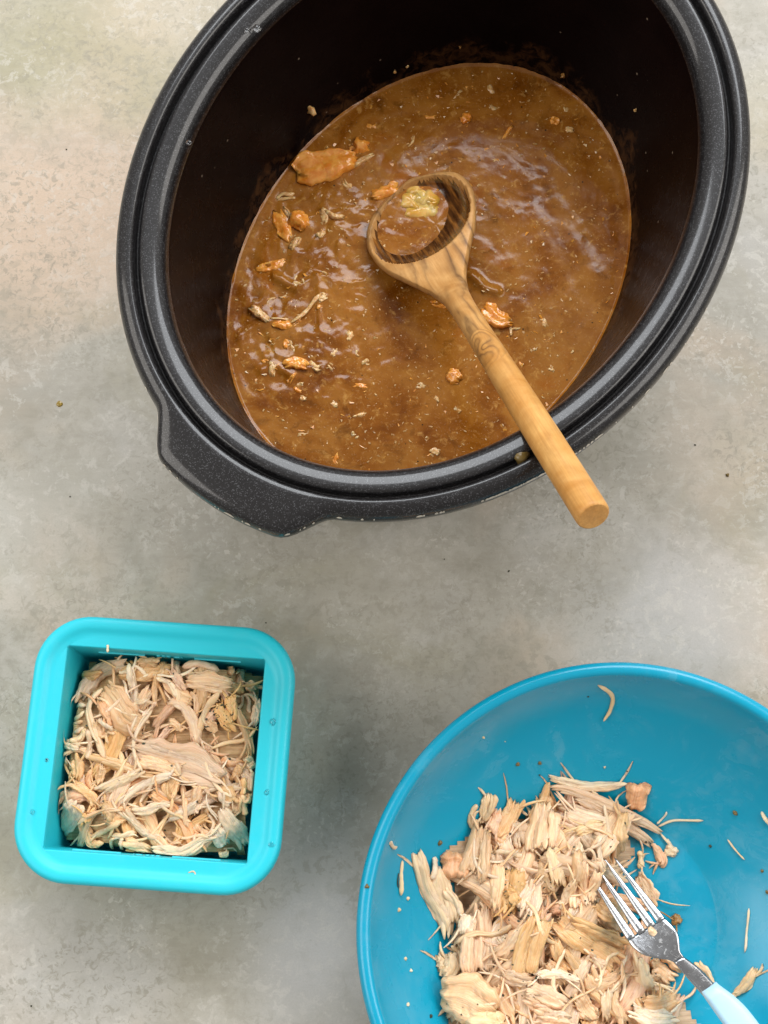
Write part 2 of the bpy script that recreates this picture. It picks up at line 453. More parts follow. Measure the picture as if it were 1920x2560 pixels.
# profile (offset from the outer ellipse, height); outside bottom -> rim -> inside bottom
prof = [(-.055, .000), (-.050, .0005), (-.042, .004), (-.037, .012), (-.030, .060), (-.0205, .140), (-.0185, .1475), (-.0165, .1500), (-.010, .1507),
        (-.003, .1510), (-.0008, .1520), (0, .1545), (0, .1580), (-.0006, .1604), (-.0018, .1620), (-.0034, .1630),
        (-.0052, .1635), (-.0068, .1636), (-.0078, .1632), (-.0085, .1622), (-.0089, .1605), (-.0091, .1585), (-.0096, .1578), (-.0103, .1578),
        (-.0108, .1585), (-.0110, .1602), (-.0114, .1615), (-.0122, .1622), (-.0136, .1624), (-.0160, .1620), (-.0184, .1613),
        (-.0202, .1604), (-.0217, .1590), (-.0228, .1570), (-.0236, .1545), (-.0242, .1510), (-.0250, .1460), (-.0290, .1210), (-.0330, .0960),
        (-.0370, .0720), (-.0395, .0597), (-.0415, .0450), (-.0435, .0300), (-.0465, .0170), (-.053, .0085), (-.065, .0060), (-.09, .0055), (-.12, .0055)]
RIM0, RIM1 = 7, 34
NT_ = 320
tt = np.linspace(0, 2 * np.pi, NT_, endpoint=False)
ext = lug_ext(tt)
V = []
for (o, z) in prof:
    k = float(sstep(-.0085, -.0012, o)) if o > -.0085 else 0.0
    if z < .1512: k = float(sstep(-.0165, -.003, o))
    dz = -0.0010 * k * (ext / .0133) if z > .152 else 0
    # the lug keeps the profile's edge; only the flat of the flange stretches
    x, y = pot_xy(tt, o + ext * k)
    V.append(np.stack([x, y, np.full(NT_, z) + dz], 1))
V = np.concatenate(V)
F = grid_faces(len(prof), NT_)
F = [f[::-1] for f in F]
cb = len(V); V = np.vstack([V, [[PC[0], PC[1], .0]], [[PC[0], PC[1], .0055]]])
for j in range(NT_):
    F.append((cb, (j + 1) % NT_, j)[::-1]); b0 = (len(prof) - 1) * NT_
    F.append((cb + 1, b0 + j, b0 + (j + 1) % NT_)[::-1])
# orient: make the rim top face up
VN = vnormals(V, F)
if VN[17 * NT_][2] < 0:
    F = [f[::-1] for f in F]; VN = -VN
row = np.array([min(min(f) // NT_, len(prof)) if len(f) == 4 else (0 if cb in f else len(prof)) for f in F])
col_ = np.array([f[0] % NT_ if len(f) == 4 else 0 for f in F])
is_lug = np.array([(ext[j] > .0006 or ext[(j + 1) % NT_] > .0006) for j in range(NT_)])
in_rim = (row >= RIM0) & (row < RIM1)
lugface = in_rim & (row < 18) & is_lug[col_]
body_out = row < RIM0
split_part('outer_wall', V, F, body_out, M['pot'], pot_root, VN)
split_part('rim', V, F, in_rim & ~lugface, M['pot'], pot_root, VN)
half = np.sin(tt[col_]) > 0
split_part('handle_lug', V, F, lugface & half, M['pot'], pot_root, VN)
split_part('handle_lug', V, F, lugface & ~half, M['pot'], pot_root, VN)
split_part('inner_wall', V, F, row >= RIM1, M['pot_in'], pot_root, VN)
# bare chips along the outer rim edge
rg = np.random.RandomState(5)
cv, cf = [], []
chip_t = list(R(rg.uniform(60, 135)) for _ in range(20)) + list(R(rg.uniform(-60, 60)) for _ in range(9)) + \
    list(R(rg.uniform(128, 185)) for _ in range(16)) + list(R(rg.uniform(76, 112)) for _ in range(9)) + [R(a) for a in np.arange(136, 158, .8)]
for t0 in chip_t:
    L = rg.uniform(.0008, .0055) * (.35 if rg.rand() < .7 else 1); dt = L / .15 / 2
    ts = np.linspace(t0 - dt, t0 + dt, 6); e = lug_ext(ts)
    b = len(cv)
    for q, (tq, eq) in enumerate(zip(ts, e)):
        sw = math.sin(math.pi * (q + .3) / 5.6)
        lo_, hi_ = rg.uniform(-.0002, .0002), rg.uniform(.0004, .0016) * max(sw, .15)
        for (o, z) in ((.00016, .1594 - .0008 * sw), (.00012, .1594), (.00012 - .0004 * sw, .1594 + .0008 * sw)):
            dz = -.0010 * (eq / .0133)
            x, y = pot_xy(tq, o + eq)
            cv.append((float(x), float(y), z + dz))
    for q in range(5):
        for k in range(2):
            a = b + q * 3 + k
            cf.append((a, a + 1, a + 4, a + 3))
ch = mesh_obj('enamel_chips', cv, cf, M['chip'], pot_root)
ch['kind'] = 'stuff'

# ================================================================== GRAVY
SZ = 0.0597
def seg_d(p, pts):
    """distance of points p (n,2) to a polyline"""
    best = np.full(len(p), 1e9)
    for a, b in zip(pts[:-1], pts[1:]):
        ab = b - a; tq = np.clip(((p - a) @ ab) / (ab @ ab + 1e-12), 0, 1)
        best = np.minimum(best, np.linalg.norm(p - a - tq[:, None] * ab, axis=1))
    return best
def P2(*uv):
    return np.array([px(u, v, SZ)[:2] for u, v in uv])
def gauss(p, uv, s):
    c = px(*uv, SZ)[:2]
    return np.exp(-((p - c) ** 2).sum(1) / (2 * s * s))
def soup_h(p):
    p = np.atleast_2d(p)
    c = px(1090, 560, SZ)[:2]
    d = p - c; r = np.hypot(d[:, 0], d[:, 1]); a = np.arctan2(d[:, 1], d[:, 0])
    # stirred: noise stretched around the spoon
    th = a + r * 9
    sx = r * np.cos(th); sy = r * np.sin(th)
    n_arc = fbm(r * 95 + 3, a * 3.0 + 40 + r * 20, 2) - .5
    n_mid = fbm(sx * 46 + 11, sy * 46 + 31, 3) - .5
    n_rid = np.abs(fbm(p[:, 0] * 80 + 7, p[:, 1] * 75 + 3 + 1.4 * fbm(p[:, 0] * 60, p[:, 1] * 60, 2), 3) - .48) * -2
    n_fin = fbm(p[:, 0] * 330 + 1, p[:, 1] * 330 + 9, 3) - .5
    wl = np.clip(gauss(p, (690, 640), .030) + gauss(p, (680, 790), .026) + .8 * gauss(p, (800, 540), .024) + .5 * gauss(p, (800, 900), .025), 0, 1)
    wr = np.clip(gauss(p, (1330, 520), .030) + gauss(p, (1430, 640), .024) + .8 * gauss(p, (1010, 420), .025) + .7 * gauss(p, (1250, 700), .018), 0, 1)
    wb = gauss(p, (850, 1000), .05)
    h = n_mid * (.0005 + .0024 * wl + .0009 * wr) + n_rid * (.0000 + .0020 * wl + .0003 * wr) + n_arc * (.0001 + .0009 * wr) + n_fin * (.00005 + .00025 * wl + .0001 * wr)
    # a few thick folds
    for pts, hgt, s in ((P2((600, 840), (640, 815), (690, 800)), .0011, .0022),
                        (P2((655, 925), (690, 915), (725, 935)), .0016, .0026), (P2((770, 920), (800, 915)), .0012, .0020),
                        (P2((1180, 690), (1210, 720), (1240, 730)), .0022, .0028), (P2((690, 690), (740, 720), (790, 690)), .0016, .0024)):
        h = h + hgt * np.exp(-(seg_d(p, pts) / s) ** 2)
    return h
NR, NA = 190, 420
so_root_o = -.0389
ta = np.linspace(0, 2 * np.pi, NA, endpoint=False)
SV = [[PC[0], PC[1]]]
fr = np.linspace(0, 1, NR + 1)[1:]
for k in fr:
    x, y = pot_xy(ta, so_root_o)
    SV.append(np.stack([PC[0] + (x - PC[0]) * k, PC[1] + (y - PC[1]) * k], 1))
SV2 = np.vstack(SV)
kk = np.concatenate([[0], np.repeat(fr, NA)])
hh = soup_h(SV2) * (1 - sstep(.93, .985, kk)) + .0016 * sstep(.984, .999, kk) * (fbm(SV2[:, 0] * 260, SV2[:, 1] * 260, 2) + .25)
SVv = np.column_stack([SV2, SZ + hh])
SF = [(0, 1 + j, 1 + (j + 1) % NA) for j in range(NA)]
for i in range(NR - 1):
    for j in range(NA):
        a = 1 + i * NA + j; b = 1 + i * NA + (j + 1) % NA
        SF.append((a, a + NA, b + NA, b))
so = mesh_obj('gravy', SVv, SF, M['soup'], loc=(PC[0], PC[1], SZ))
tag(so, 'glossy brown chicken gravy filling the black oval pot', 'gravy')

# ================================================================== SHREDDED PIECE BUILDER
def spline(pts, n):
    pts = np.asarray(pts, float)
    if len(pts) == 1: pts = np.vstack([pts, pts + [[.004, 0, 0]]]) if pts.shape[1] == 3 else np.vstack([pts, pts + [[.004, 0]]])
    if len(pts) == 2: pts = np.vstack([pts[0], (pts[0] + pts[1]) / 2, pts[1]])
    P = np.vstack([2 * pts[0] - pts[1], pts, 2 * pts[-1] - pts[-2]])
    out = []
    m = len(pts) - 1
    for q in np.linspace(0, m, n * 3):
        i = min(int(q), m - 1); f = q - i
        p0, p1, p2, p3 = P[i:i + 4]
        out.append(.5 * (2 * p1 + (p2 - p0) * f + (2 * p0 - 5 * p1 + 4 * p2 - p3) * f * f + (3 * p1 - p0 - 3 * p2 + p3) * f ** 3))
    out = np.array(out)
    s = np.concatenate([[0], np.cumsum(np.linalg.norm(np.diff(out, axis=0), axis=1))])
    q = np.linspace(0, s[-1], n)
    return np.stack([np.interp(q, s, out[:, k]) for k in range(out.shape[1])], 1), s[-1]

def tube(C, r, m, rng):
    """thin tapering fibre"""
    n = len(C); T = np.gradient(C, axis=0); T /= np.linalg.norm(T, axis=1, keepdims=True) + 1e-12
    up = np.array([0, 0, 1.0]); Sd = np.cross(T, up); Sd /= np.linalg.norm(Sd, axis=1, keepdims=True) + 1e-9
    N = np.cross(Sd, T)
    u = np.linspace(0, 1, n); env = np.clip(np.minimum(u, 1 - u) / .25, .18, 1) ** .6
    th = np.linspace(0, 2 * np.pi, m, endpoint=False)
    v = C[:, None] + (r * env)[:, None, None] * (np.cos(th)[None, :, None] * Sd[:, None] * 1.25 + np.sin(th)[None, :, None] * N[:, None] * .8)
    L = np.linalg.norm(np.diff(C, axis=0), axis=1).sum()
    uv = np.stack(np.broadcast_arrays((u * L)[:, None], (th / 6.283 * r * 5)[None, :]), -1).reshape(-1, 2)
    f = grid_faces(n, m)
    return v.reshape(-1, 3), f, uv

def rope(C, T, Sd, N, r, rng, m=8, flat=.8, u0=0., u1=1., drift=(0, 0), ends=(0, 0)):
    """one muscle bundle: a flattened, slightly knobbly tube with blunt ends"""
    n = len(C); idx = np.linspace(0, 1, n); u = np.linspace(u0, u1, n)
    L = np.linalg.norm(np.diff(C, axis=0), axis=1).sum()
    def I(A):
        out = np.stack([np.interp(u, idx, A[:, k]) for k in range(3)], -1)
        return out
    c, s_, nn, tt_ = I(C), I(Sd), I(N), I(T)
    over = np.where(u < 0, u, np.where(u > 1, u - 1, 0)) * L
    c = c + tt_ * over[:, None]
    q = np.linspace(0, 1, n)
    e = np.where(q < .5, np.clip(1 - q / .22, 0, 1) ** 2 * ends[0], np.clip(1 - (1 - q) / .22, 0, 1) ** 2 * ends[1])
    ph = rng.uniform(0, 6.28, 4)
    c = c + s_ * (drift[0] + r * .55 * np.sin(q * rng.uniform(2, 7) + ph[0]) + e * rng.uniform(-1, 1))[:, None] \
          + nn * (drift[1] + r * .25 * np.sin(q * rng.uniform(2, 8) + ph[1]) + np.abs(e) * rng.uniform(-.6, .5))[:, None]
    env = np.clip(np.minimum(q, 1 - q) / .13, .0, 1) ** .5 * .76 + .24
    env = env * (1 + .14 * np.sin(q * rng.uniform(5, 12) + ph[2]) + .07 * np.sin(q * 31 + ph[3]))
    th = np.linspace(0, 2 * np.pi, m, endpoint=False) + rng.uniform(0, .6)
    kn = 1 + .10 * np.sin(2 * th + ph[0])
    v = c[:, None] + (r * env)[:, None, None] * ((np.cos(th) * kn)[None, :, None] * s_[:, None] + (np.sin(th) * flat)[None, :, None] * nn[:, None])
    uv = np.stack(np.broadcast_arrays((q * L)[:, None], (np.sin(th) * r)[None, :]), -1).reshape(-1, 2) + rng.uniform(0, 1, 2)
    V = v.reshape(-1, 3); f = grid_faces(n, m); c0 = len(V)
    V = np.vstack([V, v[0].mean(0), v[-1].mean(0)]); uv = np.vstack([uv, uv[0], uv[-1]])
    for j in range(m):
        f.append((c0, (j + 1) % m, j)); f.append((c0 + 1, (n - 1) * m + j, (n - 1) * m + (j + 1) % m))
    return V, f, uv

SPLIT_W = .03      # pieces wider than this are torn into parallel bundles
def shred(C, w, t, rng, strand=False, chunk=False, frays=3, plain=False):
    """one torn piece of meat: a blunt core of grain plus the muscle bundles that make it up"""
    n = len(C)
    L = np.linalg.norm(np.diff(C, axis=0), axis=1).sum()
    T = np.gradient(C, axis=0); T /= np.linalg.norm(T, axis=1, keepdims=True) + 1e-12
    up = np.array([0, 0, 1.0])
    Sd = np.cross(T, up); Sd /= np.linalg.norm(Sd, axis=1, keepdims=True) + 1e-9
    N = np.cross(Sd, T)
    u = np.linspace(0, 1, n)
    roll = rng.uniform(-.3, .3) + rng.uniform(-.5, .5) * (u - .5) + (.35 * np.sin(u * rng.uniform(3, 7) + rng.uniform(0, 6)) if strand else 0)
    cr, sr = np.cos(roll)[:, None], np.sin(roll)[:, None]
    Sd, N = Sd * cr + N * sr, N * cr - Sd * sr
    vs, fs, us, base = [], [], [], 0
    if not strand and not chunk and not plain and w > SPLIT_W:
        K_ = int(np.ceil(w / .0066)); K_ = min(K_, 4)
        for k in range(K_):
            u0, u1 = rng.uniform(0, .20), 1 - rng.uniform(0, .20)
            uu = np.linspace(u0, u1, 24); ii = np.linspace(0, 1, n)
            def IJ(A): return np.stack([np.interp(uu, ii, A[:, q]) for q in range(3)], -1)
            off = ((k + .5) / K_ - .5) * w * .90
            q = np.linspace(0, 1, 24); a1, a2 = rng.uniform(0, 6.28, 2)
            sway = w * .07 * np.sin(q * rng.uniform(2, 5) + a1) + (q - .5) * rng.uniform(-.14, .14) * w
            hgt = t * (.22 * np.sin(q * rng.uniform(2, 5) + a2) + rng.uniform(-.12, .22)) - .16 * t * (2 * off / w) ** 2
            Ck = IJ(C) + IJ(Sd) * (off + sway)[:, None] + IJ(N) * hgt[:, None]
            V_, f_, uv_ = shred(Ck, min(SPLIT_W * .99, w / K_ * rng.uniform(1.1, 1.5)), t * rng.uniform(.62, .9), rng, False, False, 1)
            vs.append(V_); us.append(uv_); fs.extend([tuple(x + base for x in g) for g in f_]); base += len(V_)
        return np.vstack(vs), fs, np.vstack(us)
    def add(V, f, uv):
        nonlocal base
        vs.append(V); us.append(uv); fs.extend([tuple(x + base for x in g) for g in f]); base += len(V)
    if strand:
        add(*rope(C, T, Sd, N, w / 2, rng, 8, .62))
        if w > .0022:
            add(*rope(C, T, Sd, N, w * .28, rng, 6, .8, rng.uniform(-.05, .2), rng.uniform(.75, 1.06), (rng.uniform(-.3, .3) * w, w * .12), (w * .8, w * .8)))
        return np.vstack(vs), fs, np.vstack(us)
    m = 26
    th = np.linspace(0, 2 * np.pi, m, endpoint=False)
    v = np.cos(th); sgn = np.sin(th)
    kn = 15
    rag = min(.26, .0058 / max(L, .004)) if not chunk else 0.0
    e0 = np.interp(v, np.linspace(-1, 1, kn), rng.rand(kn)) * rag; e1 = np.interp(v, np.linspace(-1, 1, kn), rng.rand(kn)) * rag
    U = e0[None] + u[:, None] * (1 - e0 - e1)[None]
    idx = np.linspace(0, 1, n)
    def I(A): return np.stack([np.interp(U, idx, A[:, k]) for k in range(3)], -1)
    Cc, Ss, Nn = I(C), I(Sd), I(N)
    endd = np.minimum(u, 1 - u); ph = rng.uniform(0, 6.28, 6)
    if chunk: env = np.sqrt(np.clip(1 - (2 * np.abs(u - .5)) ** 3.0, .02, 1))
    else: env = .60 + .40 * np.clip(endd / .22, 0, 1) ** .7
    env = env * (1 + (.12 if not chunk else .04) * np.sin(u * 6 + ph[0]) + (.06 if not chunk else .03) * np.sin(u * 15 + ph[1]))
    tenv = (np.clip(endd / .12, .12, 1) ** .5) if not chunk else env
    edge = 1 + .55 * (fbm(U * 3.2 + ph[2], np.where(v > 0, 3.3, 9.1)[None] + ph[3] + 0 * U, 3) - .45) if chunk else 1 + .07 * np.sin(U * rng.uniform(9, 18) + ph[2] + 2 * (v > 0)[None]) + .035 * np.sin(U * 43 + ph[3] + 3 * (v > 0)[None])
    lat = w / 2 * env[:, None] * v[None] * edge
    hz = t / 2 * tenv[:, None] * (np.sign(sgn) * np.abs(sgn) ** .7)[None] * np.ones_like(U)
    K = max(3.0, w / .0022 * .55)
    rid = 0
    for q in range(4):
        fq = K * (.7 + .55 * q) * rng.uniform(.85, 1.15)
        rid = rid + (1 / (1 + .5 * q)) * np.sin(v[None] * fq + rng.uniform(0, 6) + U * rng.uniform(-1.6, 1.6) + .6 * np.sin(U * rng.uniform(3, 8)))
    rid = 1 - np.abs(rid) * 1.1          # rounded ridges with sharp valleys
    hz = hz + (.13 if not chunk else .02) * t * rid * (sgn > -.1)[None] * tenv[:, None]
    curl = rng.uniform(-.30, .16) * w if not chunk else 0
    bow = curl * (v[None] ** 2 - .3) * (.6 + .4 * np.sin(U * 4 + ph[4]))
    hz = hz + bow
    if chunk: hz = hz + .75 * t * (fbm(U * 4 + ph[1], (v * 2.2)[None] + ph[0] + 0 * U, 4) - .45) * (sgn > -.3)[None] * env[:, None]
    if chunk: hz = hz + .10 * t * np.sin(U * 9 + ph[2]) * np.sin(3 * v[None] + ph[5]) * (sgn > 0)[None]
    hz = hz + (fbm(U * L * 420 + ph[0], (v * w)[None] * 420 + ph[1], 3) - .45) * .0016 * (sgn > -.1)[None]
    Vv = Cc + Ss * lat[..., None] + Nn * hz[..., None]
    verts = Vv.reshape(-1, 3)
    uv = np.stack([U * L, (v * w * .5)[None] * np.ones_like(U) + .002 * sgn[None]], -1).reshape(-1, 2) + rng.uniform(0, 1, 2)
    f = grid_faces(n, m); c0 = len(verts)
    verts = np.vstack([verts, Vv[0].mean(0), Vv[-1].mean(0)]); uv = np.vstack([uv, uv[:m].mean(0), uv[-m:].mean(0)])
    for j in range(m):
        f.append((c0, (j + 1) % m, j)); f.append((c0 + 1, (n - 1) * m + j, (n - 1) * m + (j + 1) % m))
    add(verts, f, uv)
    if not chunk and not plain:
        nrope = int(np.clip(w / .0027 * rng.uniform(.6, 1.1), 1, 7))
        for q in range(nrope):
            vk = np.clip((q + .5) / nrope * 2 - 1 + rng.uniform(-.35, .35), -.95, .95)
            r = min(.0014, w / nrope * rng.uniform(.22, .46))
            zc = (t * .5 * math.sqrt(max(0, 1 - vk * vk)) * .75 + curl * (vk * vk - .3) * .6) - r * .30
            ov = .0022 / max(L, .004)
            add(*rope(C, T, Sd, N, r, rng, 8, rng.uniform(.40, .70), rng.uniform(-ov * .8, ov * 3.5), 1 - rng.uniform(-ov * .8, ov * 3.5),
                      (vk * w * .5 * .93, zc), (rng.uniform(0, 1.6) * r * (rng.rand() < .5), rng.uniform(0, 1.6) * r * (rng.rand() < .5))))
        for q in range(frays):
            at = rng.choice([rng.uniform(0, .15), rng.uniform(.85, 1), rng.uniform(0, 1)])
            i = int(at * (n - 1)); side = rng.choice([-1, 1]) * rng.uniform(.3, .55)
            p = C[i] + Sd[i] * w * side + N[i] * t * .2
            d = T[i] * (1 if at > .5 else -1) * rng.uniform(.5, 1) + Sd[i] * np.sign(side) * rng.uniform(.1, .8)
            d /= np.linalg.norm(d); l = rng.uniform(.003, .012)
            s_ = np.linspace(-.4, 1, 7)[:, None]
            bnd = Sd[i] * rng.uniform(-.8, .8) + np.array([0, 0, -.45])
            tv_, tf_, tu_ = tube(p + d * l * s_ + bnd * l * s_ * np.abs(s_) * .6, rng.uniform(.00035, .0007), 5, rng)
            add(tv_, tf_, tu_ + rng.uniform(0, 1))
    return np.vstack(vs), fs, np.vstack(us)

class HMap:
    def __init__(s, x0, y0, x1, y1, base, res=.001):
        s.x0, s.y0, s.res = x0, y0, res
        s.nx = int((x1 - x0) / res) + 1; s.ny = int((y1 - y0) / res) + 1
        X, Y = np.meshgrid(x0 + np.arange(s.nx) * res, y0 + np.arange(s.ny) * res, indexing='ij')
        s.h = base(X, Y)
    def ij(s, p):
        i = np.clip(((p[..., 0] - s.x0) / s.res + .5).astype(int), 0, s.nx - 1)
        j = np.clip(((p[..., 1] - s.y0) / s.res + .5).astype(int), 0, s.ny - 1)
        return i, j
    def get(s, p):
        i, j = s.ij(p); return s.h[i, j]
    def put(s, V, drop=.0):
        i, j = s.ij(V); np.maximum.at(s.h, (i, j), V[:, 2] - drop)

def drape(C2, w, t, hm, stiff):
    """heights of a piece laid over what is already there"""
    T = np.gradient(C2, axis=0); T /= np.linalg.norm(T, axis=1, keepdims=True) + 1e-12
    Sd = np.stack([T[:, 1], -T[:, 0]], 1)
    hs = np.stack([hm.get(C2 + Sd * w * k) for k in (-.42, -.2, 0, .2, .42)], 1)
    h = np.sort(hs, 1)[:, 3]
    n = len(h); k = max(1, int(n * stiff))
    pad = np.pad(h, k, mode='edge')
    ker = np.hanning(2 * k + 3)[1:-1]; ker /= ker.sum()
    sm = np.convolve(pad, ker, mode='valid')[:n]
    z = np.maximum(sm, h - .35 * t) + t * .30
    pad = np.pad(z, 2, mode='edge')
    return np.convolve(pad, np.ones(5) / 5, mode='valid')[:n]

def lay_piece(name, C2, w, t, hm, matname, rng, strand=False, chunk=False, clampf=None, stiff=.28, frays=4, lift=0.0, arch=0.0, plain=False):
    n = len(C2)
    z = drape(C2, w, t, hm, stiff) + lift
    u = np.linspace(0, 1, n)
    z = z + arch * np.sin(u * np.pi)
    C = np.column_stack([C2, z])
    V, f, uv = shred(C, w, t, rng, strand, chunk, frays, plain)
    if clampf is not None: V = clampf(V)
    hm.put(V, drop=.0006)
    return mesh_obj(name, V, f, M[matname], loc=C.mean(0), uv=uv)

# crops of the photograph used to lay pieces out: id -> (x0, y0, scale)
CR = dict(A=(130, 1620, .1929), B=(400, 1620, .1688), C=(400, 1880, .1688), D=(0, 1500, .4702), E=(130, 1880, .1929),
          F=(1050, 1900, .3918), G=(860, 1620, .6389), S=(540, 300, .4219), T=(640, 100, .6028), U=(540, 700, .5425), W=(900, 440, .4219), X=(860, 440, .2411))
def cpx(cr, pts):
    x0, y0, k = CR[cr]
    return [(x0 + k * a, y0 + k * b) for a, b in pts]


# ================================================================== SQUARE BOX
QC = np.array([-.11513, .04779]); QA = -.10037; QH = .0583
def q2w(p):
    p = np.asarray(p, float); c, s = math.cos(QA), math.sin(QA)
    return np.stack([QC[0] + p[..., 0] * c - p[..., 1] * s, QC[1] + p[..., 0] * s + p[..., 1] * c], -1)
def w2q(p):
    d = np.asarray(p, float)[..., :2] - QC; c, s = math.cos(QA), math.sin(QA)
    return np.stack([d[..., 0] * c + d[..., 1] * s, -d[..., 0] * s + d[..., 1] * c], -1)
MC = 14
def rsq(s, r):
    out = []
    for k, (cx, cy) in enumerate(((1, 1), (-1, 1), (-1, -1), (1, -1))):
        for a in np.linspace(0, math.pi / 2, MC):
            an = a + k * math.pi / 2
            out.append((cx * (s - r) + r * math.cos(an), cy * (s - r) + r * math.sin(an)))
    return np.array(out)
bprof = [(.046, .012, .0), (.050, .014, .0004), (.0530, .0165, .0025), (.0565, .020, .030), (.0592, .0225, .0490), (.0600, .0232, .0500), (.0622, .0252, .0502),
         (.0640, .0266, .0512), (.0648, .0272, .0535), (.0649, .0273, .0560), (.0645, .0270, .0585), (.0637, .0263, .0598), (.0624, .0252, .0604), (.0608, .0239, .0606),
         (.0594, .0228, .0604), (.0582, .0218, .0598), (.0572, .0210, .0591), (.0562, .0202, .0587), (.0552, .0194, .0584), (.0535, .0150, .0583), (.0500, .0014, .0583),
         (.0496, .0010, .0582), (.0493, .0008, .0578), (.0490, .0008, .0560), (.0474, .0010, .0065), (.0468, .0016, .0045), (.0455, .0020, .0040)]
BV = np.vstack([np.column_stack([q2w(rsq(s_, r_)), np.full(4 * MC, z_)]) for s_, r_, z_ in bprof])
nb = 4 * MC
BF = grid_faces(len(bprof), nb)
b1 = len(bprof) * nb
BV = np.vstack([BV, [[QC[0], QC[1], 0]], [[QC[0], QC[1], .004]]])
lastb = (len(bprof) - 1) * nb
for j in range(nb):
    BF.append((b1, (j + 1) % nb, j)); BF.append((b1 + 1, lastb + j, lastb + (j + 1) % nb))
BN = vnormals(BV, BF)
brow = np.array([min(f) // nb if len(f) == 4 else (0 if b1 in f else 99) for f in BF])
box_root = empty('storage_box', (QC[0], QC[1], 0))
tag(box_root, 'square turquoise silicone box with rounded corners holding shredded chicken', 'box')
split_part('outer_wall', BV, BF, brow < 5, M['box'], box_root, BN)
split_part('rim', BV, BF, (brow >= 5) & (brow < 22), M['box'], box_root, BN)
split_part('inner_wall', BV, BF, (brow >= 22) & (brow < 25), M['box'], box_root, BN)
split_part('floor', BV, BF, brow >= 25, M['box'], box_root, BN)
# raised fill marks on the two inner walls
def wall_box(name, x0, x1, z0, z1, side, mat):
    def yy(z): return (.0474 + (z - .0065) / (.056 - .0065) * .0016)
    v = []
    for d in (-.0002, .0007):
        for (x, z) in ((x0, z0), (x1, z0), (x1, z1), (x0, z1)):
            p = q2w(np.array([x, side * (yy(z) - d)])); v.append((p[0], p[1], z))
    f = [(0, 1, 2, 3), (7, 6, 5, 4), (0, 4, 5, 1), (1, 5, 6, 2), (2, 6, 7, 3), (3, 7, 4, 0)]
    return mesh_obj(name, v, f, mat, box_root, smooth=False)
for side in (1, -1):
    zt = .0470 if side > 0 else .0535
    wall_box('fill_line', -.036, -.0125, zt, zt + .0006, side, M['mark'])
    wall_box('fill_line', .0125, .036, zt, zt + .0006, side, M['mark'])
    cu = bpy.data.curves.new('fill_number', 'FONT'); cu.body = '200 ml'; cu.size = .0048; cu.extrude = .0003; cu.align_x = 'CENTER'
    to = bpy.data.objects.new('tmp', cu); COL.objects.link(to)
    bpy.context.view_layer.update()
    me = bpy.data.meshes.new_from_object(to.evaluated_get(bpy.context.evaluated_depsgraph_get()))
    bpy.data.objects.remove(to)
    co = np.zeros(len(me.vertices) * 3); me.vertices.foreach_get('co', co); co = co.reshape(-1, 3)
    nv = []
    for x, y, z in co:
        zz = zt - .0014 + y; wy = .0474 + (zz - .0065) / .0495 * .0016
        p = q2w(np.array([x * side, side * (wy - z - .0002)])); nv.append((p[0], p[1], zz))
    fs = [tuple(pp.vertices) for pp in me.polygons]
    bpy.data.meshes.remove(me)
    mesh_obj('fill_number', nv, fs, M['mark'], box_root, smooth=False)

# ================================================================== ROUND BOWL
OC = np.array([.10755, -.04267])
oprof = [(.0, .0), (.050, .0), (.053, .0006), (.056, .0025), (.068, .0120), (.086, .0250), (.101, .0365), (.1125, .0490), (.1188, .0600), (.1198, .0622), (.1215, .0622),
         (.1238, .0616), (.1257, .0624), (.1267, .0642), (.1268, .0660), (.1262, .0678), (.1250, .0689), (.1234, .0694), (.1218, .0691), (.1206, .0683), (.1199, .0670),
         (.1192, .0650), (.1178, .0615), (.1150, .0560), (.1105, .0492), (.1040, .0418), (.0950, .0338), (.0850, .0264), (.0750, .0196), (.0660, .0138), (.0600, .0102), (.0568, .0084),
         (.0556, .0078), (.0548, .0075), (.0530, .0073), (.050, .0072), (.025, .0065), (.001, .0065)]
NO = 300
to_ = np.linspace(0, 2 * np.pi, NO, endpoint=False)
OV = np.vstack([np.stack([OC[0] + max(r_, .0004) * np.cos(to_), OC[1] + max(r_, .0004) * np.sin(to_), np.full(NO, z_)], 1) for r_, z_ in oprof])
OF = grid_faces(len(oprof), NO)
ON = vnormals(OV, OF)
orow = np.array([min(f) // NO for f in OF])
bowl_root = empty('mixing_bowl', (OC[0], OC[1], 0))
tag(bowl_root, 'large round teal plastic mixing bowl with shredded chicken and a fork', 'bowl')
split_part('outer_wall', OV, OF, orow < 9, M['bowl'], bowl_root, ON)
split_part('rim', OV, OF, (orow >= 9) & (orow < 20), M['bowl'], bowl_root, ON)
split_part('inner_wall', OV, OF, (orow >= 20) & (orow < 32), M['bowl'], bowl_root, ON)
split_part('base', OV, OF, orow >= 32, M['bowl'], bowl_root, ON)
_in = oprof[:16:-1]
_ir = np.array([a for a, b in _in]); _iz = np.array([b for a, b in _in])
def bowl_z(p):
    p = np.asarray(p, float)
    return np.interp(np.hypot(p[..., 0] - OC[0], p[..., 1] - OC[1]), _ir, _iz)
def px_bowl(u, v):
    lo_, hi_ = 0.0, .075
    for _ in range(40):
        mz = (lo_ + hi_) / 2; p = px(u, v, mz)
        if bowl_z(p) > mz: lo_ = mz
        else: hi_ = mz
    return px(u, v, (lo_ + hi_) / 2)

